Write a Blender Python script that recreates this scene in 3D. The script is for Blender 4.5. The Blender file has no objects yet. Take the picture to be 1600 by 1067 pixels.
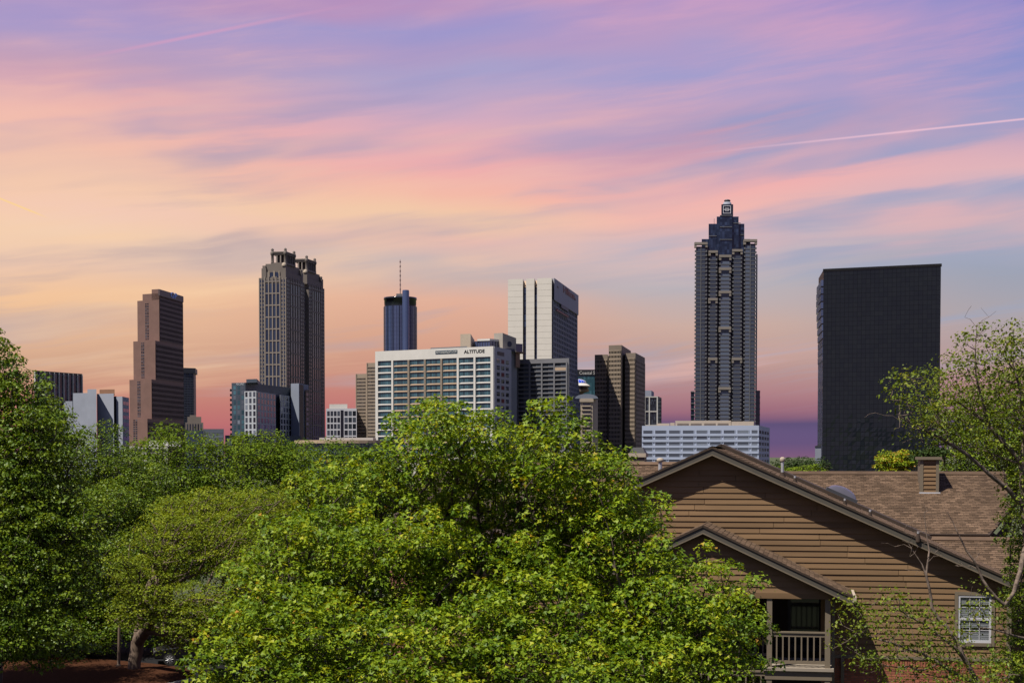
import bpy, math, random
import numpy as np
from mathutils import Vector, Matrix

random.seed(7)
RNG = np.random.default_rng(11)
SC = bpy.context.scene
COL = SC.collection

# ------------------------------------------------------------------ camera
F = 2489.0                 # focal length in pixels of a 1600 px wide picture
TILT = math.radians(2.0)   # looking very slightly down, lens shifted up
HOR = 712.0                # picture row of the horizon
PPY = HOR + F * math.tan(TILT)
CAMZ = 11.0
cam_d = bpy.data.cameras.new('camera')
cam_d.sensor_width = 36.0
cam_d.lens = F * 36.0 / 1600.0
cam_d.shift_y = (PPY - 533.5) / 1600.0
cam_d.clip_start = 0.5
cam_d.clip_end = 12000.0
cam = bpy.data.objects.new('camera', cam_d)
cam.location = (0, 0, CAMZ)
cam.rotation_euler = (math.pi / 2 - TILT, 0, 0)
COL.objects.link(cam)
SC.camera = cam

# ------------------------------------------------------------------ light
SUN_EL, SUN_AZ = math.radians(60), math.radians(52)   # high, behind the camera and to its left
S = Vector((-math.cos(SUN_EL) * math.sin(SUN_AZ), -math.cos(SUN_EL) * math.cos(SUN_AZ), math.sin(SUN_EL)))
sun_d = bpy.data.lights.new('sun', 'SUN')
sun_d.energy = 4.6
sun_d.angle = math.radians(0.5)
sun_d.color = (1.0, 0.93, 0.82)
sun = bpy.data.objects.new('sun', sun_d)
sun.rotation_euler = S.to_track_quat('Z', 'Y').to_euler()
sun.location = (-60, -60, 120)
COL.objects.link(sun)

SC.view_settings.view_transform = 'Standard'
SC.view_settings.look = 'None'
SC.view_settings.gamma = 1.0
SC.view_settings.exposure = 1.0
SC.view_settings.use_curve_mapping = False
SC.render.engine = 'CYCLES'
SC.cycles.use_denoising = True
SC.cycles.max_bounces = 6
SC.cycles.transparent_max_bounces = 8
SC.cycles.sample_clamp_indirect = 4.0


def lin(c):
    return tuple((x / 255.0 / 12.92) if x <= 10 else ((x / 255.0 + 0.055) / 1.055) ** 2.4 for x in c)


# ------------------------------------------------------------------ sky (world)
def build_sky():
    w = bpy.data.worlds.new('World')
    SC.world = w
    w.use_nodes = True
    nt = w.node_tree
    nt.nodes.clear()
    L = nt.links

    def nd(t, **kw):
        n = nt.nodes.new(t)
        for k, v in kw.items():
            setattr(n, k, v)
        return n

    def put(sock, v):
        if hasattr(v, 'is_output') or isinstance(v, bpy.types.NodeSocket):
            L.new(v, sock)
        else:
            sock.default_value = v

    def m(op, a, b=0.0, c=None, clamp=False):
        n = nd('ShaderNodeMath', operation=op, use_clamp=clamp)
        put(n.inputs[0], a)
        put(n.inputs[1], b)
        if c is not None:
            put(n.inputs[2], c)
        return n.outputs[0]

    def mr(v, a, b, c=0.0, d=1.0, smooth=True):
        if a > b:
            a, b, c, d = b, a, d, c
        n = nd('ShaderNodeMapRange', interpolation_type='SMOOTHSTEP' if smooth else 'LINEAR')
        put(n.inputs[0], v)
        for i, x in enumerate((a, b, c, d)):
            n.inputs[1 + i].default_value = x
        return n.outputs[0]

    def mix(f, a, b):
        n = nd('ShaderNodeMix', data_type='RGBA')
        put(n.inputs[0], f)
        put(n.inputs[6], a)
        put(n.inputs[7], b)
        return n.outputs[2]

    def col(c):
        return lin(c) + (1.0,)

    tc = nd('ShaderNodeTexCoord')
    nrm = nd('ShaderNodeVectorMath', operation='NORMALIZE')
    L.new(tc.outputs['Generated'], nrm.inputs[0])
    D = nrm.outputs[0]
    sp = nd('ShaderNodeSeparateXYZ')
    L.new(D, sp.inputs[0])
    x, y, z = sp.outputs
    z0 = m('MAXIMUM', z, 0.0)

    def zpos(py):
        t = (HOR - py) / F
        return t / math.sqrt(1 + t * t)

    def noise(vec, scale, detail, rough=0.5, dist=0.0):
        n = nd('ShaderNodeTexNoise')
        L.new(vec, n.inputs['Vector'])
        n.inputs['Scale'].default_value = scale
        n.inputs['Detail'].default_value = detail
        n.inputs['Roughness'].default_value = rough
        n.inputs['Distortion'].default_value = dist
        return n.outputs[0]

    def vec(a, b, c):
        n = nd('ShaderNodeCombineXYZ')
        put(n.inputs[0], a)
        put(n.inputs[1], b)
        put(n.inputs[2], c)
        return n.outputs[0]

    # the bands of colour wave a little with the azimuth
    wob = noise(vec(m('MULTIPLY', x, 3.0), m('MULTIPLY', y, 3.0), m('MULTIPLY', z, 9.0)), 1.0, 3.0)
    zs = m('MULTIPLY_ADD', m('SUBTRACT', wob, 0.5), m('MULTIPLY', z0, 0.42), z0)

    def ramp(stops):
        r = nd('ShaderNodeValToRGB')
        L.new(zs, r.inputs[0])
        e = r.color_ramp.elements
        stops = sorted((zpos(py) if py > -400 else zz, c) for py, c, zz in [(s + (0,))[:3] for s in stops])
        e[0].position, e[0].color = stops[0][0], col(stops[0][1])
        e[1].position, e[1].color = stops[1][0], col(stops[1][1])
        for p, c in stops[2:]:
            k = e.new(p)
            k.color = col(c)
        return r.outputs[0]

    top = [(-999, (150, 140, 196), 0.42), (-999, (132, 140, 196), 0.62), (-999, (120, 136, 190), 1.0)]
    left = ramp([(716, (140, 90, 112)), (690, (166, 98, 112)), (664, (190, 112, 112)), (640, (194, 122, 114)), (600, (202, 147, 126)),
                 (560, (208, 164, 138)), (520, (226, 182, 150)), (470, (243, 197, 156)), (430, (236, 198, 174)), (385, (244, 208, 178)), (350, (243, 202, 184)),
                 (310, (241, 200, 178)), (250, (240, 190, 172)), (205, (240, 180, 173)), (170, (222, 168, 176)), (130, (196, 160, 184)), (80, (172, 156, 200)),
                 (20, (166, 148, 196)), (-80, (160, 140, 196))] + top)
    mid = ramp([(716, (136, 86, 112)), (690, (164, 94, 112)), (660, (184, 110, 114)), (620, (196, 126, 120)), (580, (204, 148, 130)),
                (530, (216, 165, 142)), (480, (226, 176, 154)), (440, (200, 178, 174)), (405, (190, 178, 182)), (370, (230, 186, 176)), (325, (240, 204, 166)),
                (285, (244, 178, 164)), (240, (238, 174, 176)), (185, (214, 172, 190)), (130, (166, 162, 204)), (95, (178, 156, 196)), (60, (160, 154, 204)), (25, (190, 147, 186)), (-100, (160, 136, 192))] + top)
    cent = ramp([(716, (124, 90, 122)), (694, (102, 84, 124)), (676, (104, 86, 126)), (660, (94, 80, 118)), (650, (150, 100, 120)), (620, (174, 128, 134)),
                 (570, (190, 154, 148)), (510, (204, 172, 160)), (450, (186, 178, 184)), (410, (206, 184, 186)), (370, (182, 180, 196)), (335, (240, 186, 176)),
                 (290, (242, 176, 174)), (230, (196, 156, 180)), (190, (178, 160, 198)), (150, (162, 158, 205)), (110, (184, 156, 196)), (70, (168, 148, 200)),
                 (20, (178, 138, 184)), (-100, (150, 134, 196))] + top)
    right = ramp([(716, (122, 92, 122)), (694, (110, 86, 124)), (676, (98, 86, 128)), (661, (92, 80, 118)), (652, (150, 102, 122)),
                  (620, (176, 128, 134)), (570, (182, 154, 152)), (500, (172, 164, 170)), (440, (158, 163, 180)), (400, (176, 172, 190)), (370, (206, 178, 186)),
                  (340, (188, 177, 196)), (295, (226, 180, 186)), (250, (196, 164, 190)), (200, (160, 154, 200)), (140, (142, 146, 202)), (60, (130, 141, 203)),
                  (0, (140, 131, 197)), (-100, (140, 136, 200))] + top)
    base = mix(mr(x, -0.28, -0.02), left, mid)
    base = mix(mr(x, -0.04, 0.10), base, cent)
    base = mix(mr(x, 0.12, 0.30), base, right)

    # wind-drawn cloud: long streaks rising to the right, finer towards the horizon
    wq = noise(vec(m('MULTIPLY', x, 5.0), m('MULTIPLY', y, 5.0), m('MULTIPLY', z, 14.0)), 1.0, 3.0)
    zz = m('ADD', m('MULTIPLY_ADD', x, -0.13, z0), m('MULTIPLY', m('SUBTRACT', wq, 0.5), 0.022))
    lg = m('LOGARITHM', m('MAXIMUM', m('ADD', zz, 0.13), 0.03), math.e)
    s1 = noise(vec(m('MULTIPLY', x, 2.4), m('MULTIPLY', y, 2.4), m('MULTIPLY', lg, 7.5)), 1.0, 4.0, 0.5, 0.08)
    s2 = noise(vec(m('MULTIPLY_ADD', x, 2.8, 7.3), m('MULTIPLY', y, 2.8), m('MULTIPLY', lg, 10.0)), 1.0, 4.0, 0.52, 0.1)
    s3 = noise(vec(m('MULTIPLY_ADD', x, 9.0, 2.1), m('MULTIPLY', y, 9.0), m('MULTIPLY', lg, 34.0)), 1.0, 6.0, 0.65, 0.1)
    fade = mr(z0, 0.018, 0.06)
    bright = m('MULTIPLY', m('MULTIPLY', mr(m('MULTIPLY_ADD', s3, 0.30, s1), 0.60, 0.82), fade), 0.50)
    dark = m('MULTIPLY', m('MULTIPLY', mr(m('MULTIPLY_ADD', s3, 0.30, s2), 0.61, 0.80), fade), 0.68)
    brk = noise(vec(m('MULTIPLY_ADD', x, 7.0, 3.0), m('MULTIPLY', y, 7.0), m('MULTIPLY', zz, 26.0)), 1.0, 3.0, 0.5, 0.2)
    bright = m('MULTIPLY', bright, mr(brk, 0.30, 0.62, 0.25, 1.25))
    dark = m('MULTIPLY', dark, mr(brk, 0.36, 0.66, 1.2, 0.35))
    lr = mr(x, -0.22, 0.26)
    hi = mr(z0, 0.10, 0.30)
    bc = mix(hi, mix(lr, col((248, 208, 168)), col((242, 184, 176))), mix(lr, col((240, 178, 182)), col((212, 160, 196))))
    dc = mix(hi, mix(lr, col((182, 164, 168)), col((154, 166, 192))), mix(lr, col((160, 148, 206)), col((126, 142, 210))))
    c = mix(dark, base, dc)
    c = mix(bright, c, bc)

    # the sky opposite the sunset is plain dusk blue
    bk = mix(mr(z0, 0.0, 0.5), col((150, 132, 164)), col((120, 136, 190)))
    c = mix(mr(y, 0.45, -0.35), c, bk)

    # three condensation trails
    def pdir(px, py):
        return Vector(((px - 800) / F, 1.0, (HOR - py) / F)).normalized()

    for (a, b, wd, colr, k) in (((-30, 299), (84, 345), 0.00055, (255, 214, 140), 0.75), ((1040, 249), (1620, 188), 0.0006, (240, 196, 212), 0.8),
                                ((60, 112), (620, 2), 0.0010, (226, 160, 190), 0.55)):
        d1, d2 = pdir(*a), pdir(*b)
        nn = d1.cross(d2).normalized()
        dot = nd('ShaderNodeVectorMath', operation='DOT_PRODUCT')
        L.new(D, dot.inputs[0])
        dot.inputs[1].default_value = nn
        across = mr(m('ABSOLUTE', dot.outputs['Value']), 0.0, wd * 1.7, 1.0, 0.0)
        fa, fb = (0.02, 0.004) if d2.x < 0 else (0.12, 0.30)
        if d2.x < -0.2:
            along = m('MULTIPLY', mr(x, d2.x - 0.012, d2.x, 1.0, 0.0), mr(x, d1.x - 0.1, d1.x))
        elif d2.x > 0.2:
            along = m('MULTIPLY', mr(x, d1.x, d2.x * 0.8), mr(x, d2.x + 0.05, d2.x + 0.2, 1.0, 0.0))
        else:
            along = m('MULTIPLY', mr(x, d1.x, d1.x + 0.10), mr(x, d2.x - 0.14, d2.x, 1.0, 0.0))
        front = mr(y, 0.0, 0.2)
        c = mix(m('MULTIPLY', m('MULTIPLY', m('MULTIPLY', across, along), front), k), c, col(colr))

    bg = nd('ShaderNodeBackground')
    L.new(c, bg.inputs[0])
    bg.inputs[1].default_value = 0.5
    out = nd('ShaderNodeOutputWorld')
    L.new(bg.outputs[0], out.inputs[0])


build_sky()


# ------------------------------------------------------------------ measuring
_cT, _sT = math.cos(TILT), math.sin(TILT)
CAM = Vector((0, 0, CAMZ))


def ray(px, py):
    a, b = (px - 800) / F, (PPY - py) / F
    return Vector((a, _cT + b * _sT, -_sT + b * _cT))


def P(px, py, Y):
    d = ray(px, py)
    return CAM + d * (Y / d.y)


def G(px, Y):                       # ground plan point under a picture column
    p = P(px, HOR, Y)
    return (p.x, p.y)


def Zt(py, Y, px=800):              # height of a picture row at a depth
    return P(px, py, Y).z


# ------------------------------------------------------------------ materials
MATS = {}


def mat(name, c, rough=0.7, spec=0.3, var=0.12, scale=1.0, bump=0.0, bscale=None, metal=0.0, rnd=0.0, attr=0.0, stretch=None, tint=None):
    """Principled with mottled colour; rnd: tone by object, attr: tone by face attribute lv"""
    if name in MATS:
        return MATS[name]
    mt = bpy.data.materials.new(name)
    mt.use_nodes = True
    nt = mt.node_tree
    L = nt.links
    b = nt.nodes['Principled BSDF']
    b.inputs['Roughness'].default_value = rough
    b.inputs['Specular IOR Level'].default_value = spec
    b.inputs['Metallic'].default_value = metal
    tc = nt.nodes.new('ShaderNodeTexCoord')
    mp = nt.nodes.new('ShaderNodeMapping')
    L.new(tc.outputs['Object'], mp.inputs[0])
    if stretch:
        mp.inputs['Scale'].default_value = stretch
    n = nt.nodes.new('ShaderNodeTexNoise')
    L.new(mp.outputs[0], n.inputs['Vector'])
    n.inputs['Scale'].default_value = scale
    n.inputs['Detail'].default_value = 6
    n.inputs['Roughness'].default_value = 0.62
    r = nt.nodes.new('ShaderNodeMapRange')
    L.new(n.outputs[0], r.inputs[0])
    r.inputs[1].default_value, r.inputs[2].default_value = 0.25, 0.75
    r.inputs[3].default_value, r.inputs[4].default_value = 1 - var, 1 + var
    val = r.outputs[0]

    def mul(a, bsock):
        k = nt.nodes.new('ShaderNodeMath')
        k.operation = 'MULTIPLY'
        L.new(a, k.inputs[0])
        L.new(bsock, k.inputs[1])
        return k.outputs[0]

    def rng(sock, amt):
        k = nt.nodes.new('ShaderNodeMapRange')
        L.new(sock, k.inputs[0])
        k.inputs[3].default_value, k.inputs[4].default_value = 1 - amt, 1 + amt
        return k.outputs[0]

    tone = None
    if rnd:
        oi = nt.nodes.new('ShaderNodeObjectInfo')
        tone = oi.outputs['Random']
        val = mul(val, rng(tone, rnd))
    if attr:
        at = nt.nodes.new('ShaderNodeAttribute')
        at.attribute_name = 'lv'
        tone = at.outputs['Fac']
        val = mul(val, rng(tone, attr))
    mx = nt.nodes.new('ShaderNodeVectorMath')
    mx.operation = 'SCALE'
    mx.inputs[0].default_value = c
    if tint and tone is not None:
        tm = nt.nodes.new('ShaderNodeMix')
        tm.data_type = 'RGBA'
        L.new(tone, tm.inputs[0])
        tm.inputs[6].default_value = tuple(c) + (1,)
        tm.inputs[7].default_value = tuple(tint) + (1,)
        L.new(tm.outputs[2], mx.inputs[0])
    L.new(val, mx.inputs[3])
    L.new(mx.outputs[0], b.inputs['Base Color'])
    if bump:
        bp = nt.nodes.new('ShaderNodeBump')
        bp.inputs['Strength'].default_value = bump
        n2 = nt.nodes.new('ShaderNodeTexNoise')
        L.new(mp.outputs[0], n2.inputs['Vector'])
        n2.inputs['Scale'].default_value = bscale or scale * 4
        n2.inputs['Detail'].default_value = 4
        L.new(n2.outputs[0], bp.inputs['Height'])
        L.new(bp.outputs[0], b.inputs['Normal'])
    MATS[name] = mt
    return mt


def glass(name, c, rough=0.08, spec=0.5, attr=0.5, tint=None, var=0.1, scale=0.05, bump=0.0, bscale=0.3):
    return mat(name, c, rough, spec, var=var, scale=scale, attr=attr, tint=tint, bump=bump, bscale=bscale)


def leaf_mat(name, cols, trans=0.35, rough=0.42, spec=0.35, tcol=None):
    mt = bpy.data.materials.new(name)
    mt.use_nodes = True
    nt = mt.node_tree
    L = nt.links
    b = nt.nodes['Principled BSDF']
    out = nt.nodes['Material Output']
    at = nt.nodes.new('ShaderNodeAttribute')
    at.attribute_name = 'lv'
    rp = nt.nodes.new('ShaderNodeValToRGB')
    e = rp.color_ramp.elements
    e[0].position, e[0].color = cols[0][0], tuple(cols[0][1]) + (1,)
    e[1].position, e[1].color = cols[1][0], tuple(cols[1][1]) + (1,)
    for p, c in cols[2:]:
        k = e.new(p)
        k.color = tuple(c) + (1,)
    L.new(at.outputs['Fac'], rp.inputs[0])
    L.new(rp.outputs[0], b.inputs['Base Color'])
    b.inputs['Roughness'].default_value = rough
    b.inputs['Specular IOR Level'].default_value = spec
    tr = nt.nodes.new('ShaderNodeBsdfTranslucent')
    g = nt.nodes.new('ShaderNodeMix')
    g.data_type = 'RGBA'
    g.blend_type = 'MULTIPLY'
    g.inputs[0].default_value = 1.0
    L.new(rp.outputs[0], g.inputs[6])
    g.inputs[7].default_value = (tcol or (1.5, 1.35, 0.5)) + (1,)
    L.new(g.outputs[2], tr.inputs[0])
    mx = nt.nodes.new('ShaderNodeMixShader')
    mx.inputs[0].default_value = trans
    L.new(b.outputs[0], mx.inputs[1])
    L.new(tr.outputs[0], mx.inputs[2])
    L.new(mx.outputs[0], out.inputs[0])
    return mt


# ------------------------------------------------------------------ objects
WLOC = {}


def tag(o, label=None, cat=None, group=None, kind=None):
    if label:
        o['label'] = label
    if cat:
        o['category'] = cat
    if group:
        o['group'] = group
    if kind:
        o['kind'] = kind
    return o


def thing(name, label, cat, loc=(0, 0, 0), group=None):
    o = bpy.data.objects.new(name, None)
    o.empty_display_size = 0.3
    COL.objects.link(o)
    o.location = loc
    WLOC[o.name] = Vector(loc)
    return tag(o, label, cat, group)


def obj(name, me, parent=None, loc=None, kind=None):
    """link a mesh whose vertices are relative to the parent's origin (or given loc in world)"""
    o = bpy.data.objects.new(name, me)
    COL.objects.link(o)
    base = WLOC[parent.name] if parent else Vector((0, 0, 0))
    if parent:
        o.parent = parent
    w = Vector(loc) if loc is not None else base
    o.location = w - base
    WLOC[o.name] = w
    if kind:
        o['kind'] = kind
    return o


class Fr:
    """frame of a facade: A left end, B right end seen from outside; u along it, d outwards"""

    def __init__(s, A, B, radial=True):
        s.radial = radial             # deep boxes taper along the line of sight, as on the narrow city plots
        s.A = Vector((A[0], A[1], 0))
        v = Vector((B[0] - A[0], B[1] - A[1], 0))
        s.W = v.length
        s.u = v / s.W
        s.n = Vector((s.u.y, -s.u.x, 0))
        s.rz = math.atan2(s.u.y, s.u.x)

    def __call__(s, u, d, z):
        if s.radial and d < -1.0:
            q = s.A + s.u * u
            q = q * (1 - d / q.length)
            return Vector((q.x, q.y, z))
        return s.A + s.u * u + s.n * d + Vector((0, 0, z))

    def at(s, px):                    # u where the column px meets the facade
        r = ray(px, HOR)
        k = (s.A.x * s.n.x + s.A.y * s.n.y) / (r.x * s.n.x + r.y * s.n.y)
        return (r.x * k - s.A.x) * s.u.x + (r.y * k - s.A.y) * s.u.y

    def depth(s, u):
        return s(u, 0, 0).y

    def z(s, px, py):
        return Zt(py, s.depth(s.at(px)), px)


BOXF = [(0, 1, 2, 3), (7, 6, 5, 4), (0, 4, 5, 1), (1, 5, 6, 2), (2, 6, 7, 3), (3, 7, 4, 0)]


class MB:
    def __init__(s):
        s.v, s.f, s.m, s.a, s.sm = [], [], [], [], []

    def add(s, vs, fs, m=0, lv=None, smooth=False):
        o = len(s.v)
        s.v.extend([tuple(p) for p in vs])
        a = random.random() if lv is None else lv
        for f in fs:
            s.f.append(tuple(i + o for i in f))
            s.m.append(m)
            s.a.append(a)
            s.sm.append(smooth)

    def hexa(s, p, m=0, lv=None):     # p: 4 lower then 4 upper, both counter-clockwise from above
        s.add(p, [(3, 2, 1, 0), (4, 5, 6, 7), (0, 1, 5, 4), (1, 2, 6, 5), (2, 3, 7, 6), (3, 0, 4, 7)], m, lv)

    def box(s, fr, u0, u1, z0, z1, d0, d1, m=0, lv=None):
        s.hexa([fr(u0, d1, z0), fr(u1, d1, z0), fr(u1, d0, z0), fr(u0, d0, z0),
                fr(u0, d1, z1), fr(u1, d1, z1), fr(u1, d0, z1), fr(u0, d0, z1)], m, lv)

    def quad(s, fr, u0, u1, z0, z1, d, m=0, lv=None):
        s.add([fr(u0, d, z0), fr(u1, d, z0), fr(u1, d, z1), fr(u0, d, z1)], [(0, 1, 2, 3)], m, lv)

    def abox(s, x0, x1, y0, y1, z0, z1, m=0, lv=None):
        s.hexa([(x0, y0, z0), (x1, y0, z0), (x1, y1, z0), (x0, y1, z0), (x0, y0, z1), (x1, y0, z1), (x1, y1, z1), (x0, y1, z1)], m, lv)

    def prism(s, poly, z0, z1, m=0, top=None, lv=None):
        n = len(poly)
        zt = top if top else [z1] * n
        vs = [(p[0], p[1], z0) for p in poly] + [(p[0], p[1], zt[i]) for i, p in enumerate(poly)]
        fs = [tuple(range(n - 1, -1, -1)), tuple(range(n, 2 * n))] + [(i, (i + 1) % n, n + (i + 1) % n, n + i) for i in range(n)]
        s.add(vs, fs, m, lv)

    def tube(s, p0, p1, r0, r1=None, n=8, m=0, cap=True, lv=None, smooth=True):
        p0, p1 = Vector(p0), Vector(p1)
        r1 = r0 if r1 is None else r1
        ax = (p1 - p0).normalized()
        q = Vector((0, 0, 1)) if abs(ax.z) < 0.9 else Vector((1, 0, 0))
        e1 = ax.cross(q).normalized()
        e2 = ax.cross(e1)
        vs = []
        for p, r in ((p0, r0), (p1, r1)):
            for i in range(n):
                t = 2 * math.pi * i / n
                vs.append(p + e1 * (r * math.cos(t)) + e2 * (r * math.sin(t)))
        s.add(vs, [(i, n + i, n + (i + 1) % n, (i + 1) % n) for i in range(n)], m, lv, smooth)
        if cap:
            s.add(vs, [tuple(range(n)), tuple(range(2 * n - 1, n - 1, -1))], m, lv)

    def lathe(s, c, prof, n=24, m=0, smooth=True, lv=None, t0=0.0):
        vs = []
        for r, z in prof:
            for i in range(n):
                t = t0 + 2 * math.pi * i / n
                vs.append((c[0] + r * math.cos(t), c[1] + r * math.sin(t), z))
        fs = []
        for k in range(len(prof) - 1):
            for i in range(n):
                fs.append((k * n + i, k * n + (i + 1) % n, (k + 1) * n + (i + 1) % n, (k + 1) * n + i))
        s.add(vs, fs, m, lv, smooth)
        s.add(vs[-n:], [tuple(range(n))], m, lv)

    def mesh(s, name, mats, base=(0, 0, 0)):
        me = bpy.data.meshes.new(name)
        b = Vector(base)
        me.from_pydata([(x - b.x, y - b.y, z - b.z) for x, y, z in s.v], [], s.f)
        for mm in (mats if isinstance(mats, (list, tuple)) else [mats]):
            me.materials.append(mm)
        me.polygons.foreach_set('material_index', s.m)
        me.polygons.foreach_set('use_smooth', s.sm)
        at = me.attributes.new('lv', 'FLOAT', 'FACE')
        at.data.foreach_set('value', s.a)
        me.update()
        return me

    def build(s, name, mats, parent=None, loc=None, kind=None):
        w = Vector(loc) if loc is not None else (WLOC[parent.name] if parent else Vector((0, 0, 0)))
        return obj(name, s.mesh(name, mats, w), parent, w, kind)


def inst(name, me, parent, loc, rz=0.0):
    o = obj(name, me, parent, loc)
    o.rotation_euler = (0, 0, rz)
    return o


def local_fr():
    return Fr((0, 0), (1, 0), False)


def text_obj(body, parent, fr, uc, zc, h, d, material, width=None, depth=0.05, name='lettering', bold=0.0, shear=0.0):
    """lettering standing on a facade, centred at (uc, zc), h = letter height"""
    cu = bpy.data.curves.new('txt', 'FONT')
    cu.body = body
    cu.extrude = 0.5
    cu.offset = bold
    cu.shear = shear
    cu.resolution_u = 3
    t = bpy.data.objects.new('txt', cu)
    COL.objects.link(t)
    dg = bpy.context.evaluated_depsgraph_get()
    dg.update()
    me = bpy.data.meshes.new_from_object(t.evaluated_get(dg))
    bpy.data.objects.remove(t)
    co = np.empty(len(me.vertices) * 3)
    me.vertices.foreach_get('co', co)
    co = co.reshape(-1, 3)
    lo, hi = co.min(0), co.max(0)
    k = h / 0.72
    kx = (width / (hi[0] - lo[0])) if width else k
    x = (co[:, 0] - (lo[0] + hi[0]) / 2) * kx
    zz = (co[:, 1] - 0.36) * k
    y = -co[:, 2] * depth * 2
    me.vertices.foreach_set('co', np.stack([x, y, zz], 1).ravel())
    me.materials.clear()
    me.materials.append(material)
    me.update()
    o = inst(name, me, parent, fr(uc, d, zc), fr.rz)
    return o


# ================================================================== ground
asphalt = mat('asphalt', (0.013, 0.013, 0.014), 1.0, 0.03, 0.3, 0.8, 0.3, 30)
mulch = mat('mulch', (0.04, 0.017, 0.009), 1.0, 0.02, 0.5, 6, 0.8, 25)
soil = mat('city_ground', (0.05, 0.06, 0.03), 0.95, 0.1, 0.4, 0.05)
concrete = mat('concrete_kerb', (0.30, 0.28, 0.25), 0.85, 0.2, 0.2, 2)

g = MB()
g.add([(-6000, -300, -0.01), (6000, -300, -0.01), (6000, 11000, -0.01), (-6000, 11000, -0.01)], [(0, 1, 2, 3)])
tag(g.build('ground', soil), kind='structure')
g = MB()
g.add([(-60, 20, 0), (8, 20, 0), (8, 100, 0), (-60, 100, 0)], [(0, 1, 2, 3)])
tag(g.build('parking_lot', asphalt), kind='structure')


# ================================================================== skyline
def facade(mw, mg, fr, u0, u1, z0, z1, cols, rows, pier, span, depth, pane=0.03, mw_m=0, lo=0.0, hi=1.0, edge=True, sub=1, mull=0.0):
    """proud piers and spandrels over panes; cols x rows openings"""
    cw, rh = (u1 - u0) / cols, (z1 - z0) / rows
    if mw is not None:
        for i in range(cols + 1):
            if not edge and i in (0, cols):
                continue
            u = u0 + i * cw
            a, b = max(u - pier / 2, u0), min(u + pier / 2, u1)
            mw.box(fr, a, b, z0, z1, 0, depth, mw_m)
        for j in range(rows + 1):
            z = z0 + j * rh
            a, b = max(z - span / 2, z0), min(z + span / 2, z1)
            mw.box(fr, u0, u1, a, b, 0, depth * 0.85, mw_m)
    if mg is not None:
        for i in range(cols):
            for j in range(rows):
                for q in range(sub):
                    a = u0 + i * cw + cw * q / sub
                    mg.quad(fr, a, a + cw / sub - mull, z0 + j * rh, z0 + (j + 1) * rh, pane, 0, lo + (hi - lo) * random.random() ** 2)


def xy(p):
    return (p.x, p.y)


def behind(fr, dist):      # the two far corners of a box behind a facade
    return xy(fr(fr.W, -dist, 0)), xy(fr(0, -dist, 0))


conc_white = mat('white_concrete', (0.33, 0.315, 0.29), 0.8, 0.2, 0.10, 0.15)
paint_white = mat('white_paint', (0.38, 0.37, 0.35), 0.7, 0.25, 0.06, 0.3)
paint_tan = mat('peach_paint', (0.29, 0.215, 0.15), 0.7, 0.25, 0.08, 0.3)
conc_grey = mat('grey_concrete', (0.11, 0.11, 0.12), 0.8, 0.2, 0.12, 0.15)
conc_blue = mat('bluish_concrete', (0.19, 0.205, 0.245), 0.8, 0.2, 0.14, 0.12)
conc_beige = mat('beige_concrete', (0.27, 0.225, 0.175), 0.8, 0.2, 0.12, 0.15)
granite_rose = mat('rose_granite', (0.120, 0.070, 0.058), 0.6, 0.3, 0.16, 0.12)
granite_brown = mat('brown_precast', (0.20, 0.16, 0.122), 0.75, 0.2, 0.10, 0.15)
granite_taupe = mat('taupe_granite', (0.105, 0.088, 0.076), 0.65, 0.3, 0.12, 0.12)
dark_metal = mat('dark_metal', (0.03, 0.032, 0.038), 0.5, 0.4, 0.15, 0.3)
blackpaint = mat('black_paint', (0.012, 0.012, 0.014), 0.5, 0.3, 0.1, 1)
steel = mat('galvanised_steel', (0.45, 0.46, 0.48), 0.4, 0.5, 0.15, 3, metal=0.6)
gl_dark = glass('dark_glass', (0.010, 0.013, 0.018), 0.06, 0.5, 0.6, tint=(0.03, 0.035, 0.045))
gl_navy = glass('navy_glass', (0.010, 0.016, 0.034), 0.07, 0.6, 0.5, tint=(0.022, 0.034, 0.062))
gl_blue = glass('blue_glass', (0.022, 0.031, 0.070), 0.10, 0.8, 0.3, tint=(0.045, 0.060, 0.118))
gl_teal = glass('teal_glass', (0.014, 0.040, 0.052), 0.10, 0.7, 0.35, tint=(0.030, 0.072, 0.090))
gl_black = glass('black_mirror_glass', (0.007, 0.009, 0.012), 0.03, 0.32, 0.06, tint=(0.008, 0.010, 0.012), bump=0.03, bscale=0.25)
gl_grey = glass('grey_glass', (0.055, 0.065, 0.085), 0.12, 0.5, 0.35, tint=(0.10, 0.115, 0.14))

# ---- tower with white fins, far behind the tall tree
fr = Fr(G(55, 1000), G(128.5, 1042))
zt = fr.z(128, 586)
t = thing('office_tower', 'dark blue office tower with white vertical fins behind the tallest tree', 'tower', fr(0, 0, 0))
b = MB()
b.prism([xy(fr(0, 0, 0)), xy(fr(fr.W, 0, 0)), *behind(fr, 30)], 0, zt)
b.build('core', gl_navy, t)
b = MB()
gq = MB()
facade(None, gq, fr, 0, fr.W, 20, zt - 1.5, 30, 22, 0, 0, 0, mull=0.08)
gq.build('glazing', gl_navy, t, kind='stuff')
fin = MB()
fin.box(local_fr(), -0.22, 0.22, 0, zt + 0.4, 0, 0.9)
fm = fin.mesh('fin', paint_white)
for k in range(11):
    inst('fin', fm, t, fr(fr.W * k / 10, 0, 0), fr.rz)
b.box(fr, -0.3, fr.W + 0.3, zt, zt + 0.8, -30, 0.5)
b.build('parapet', dark_metal, t)

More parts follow.
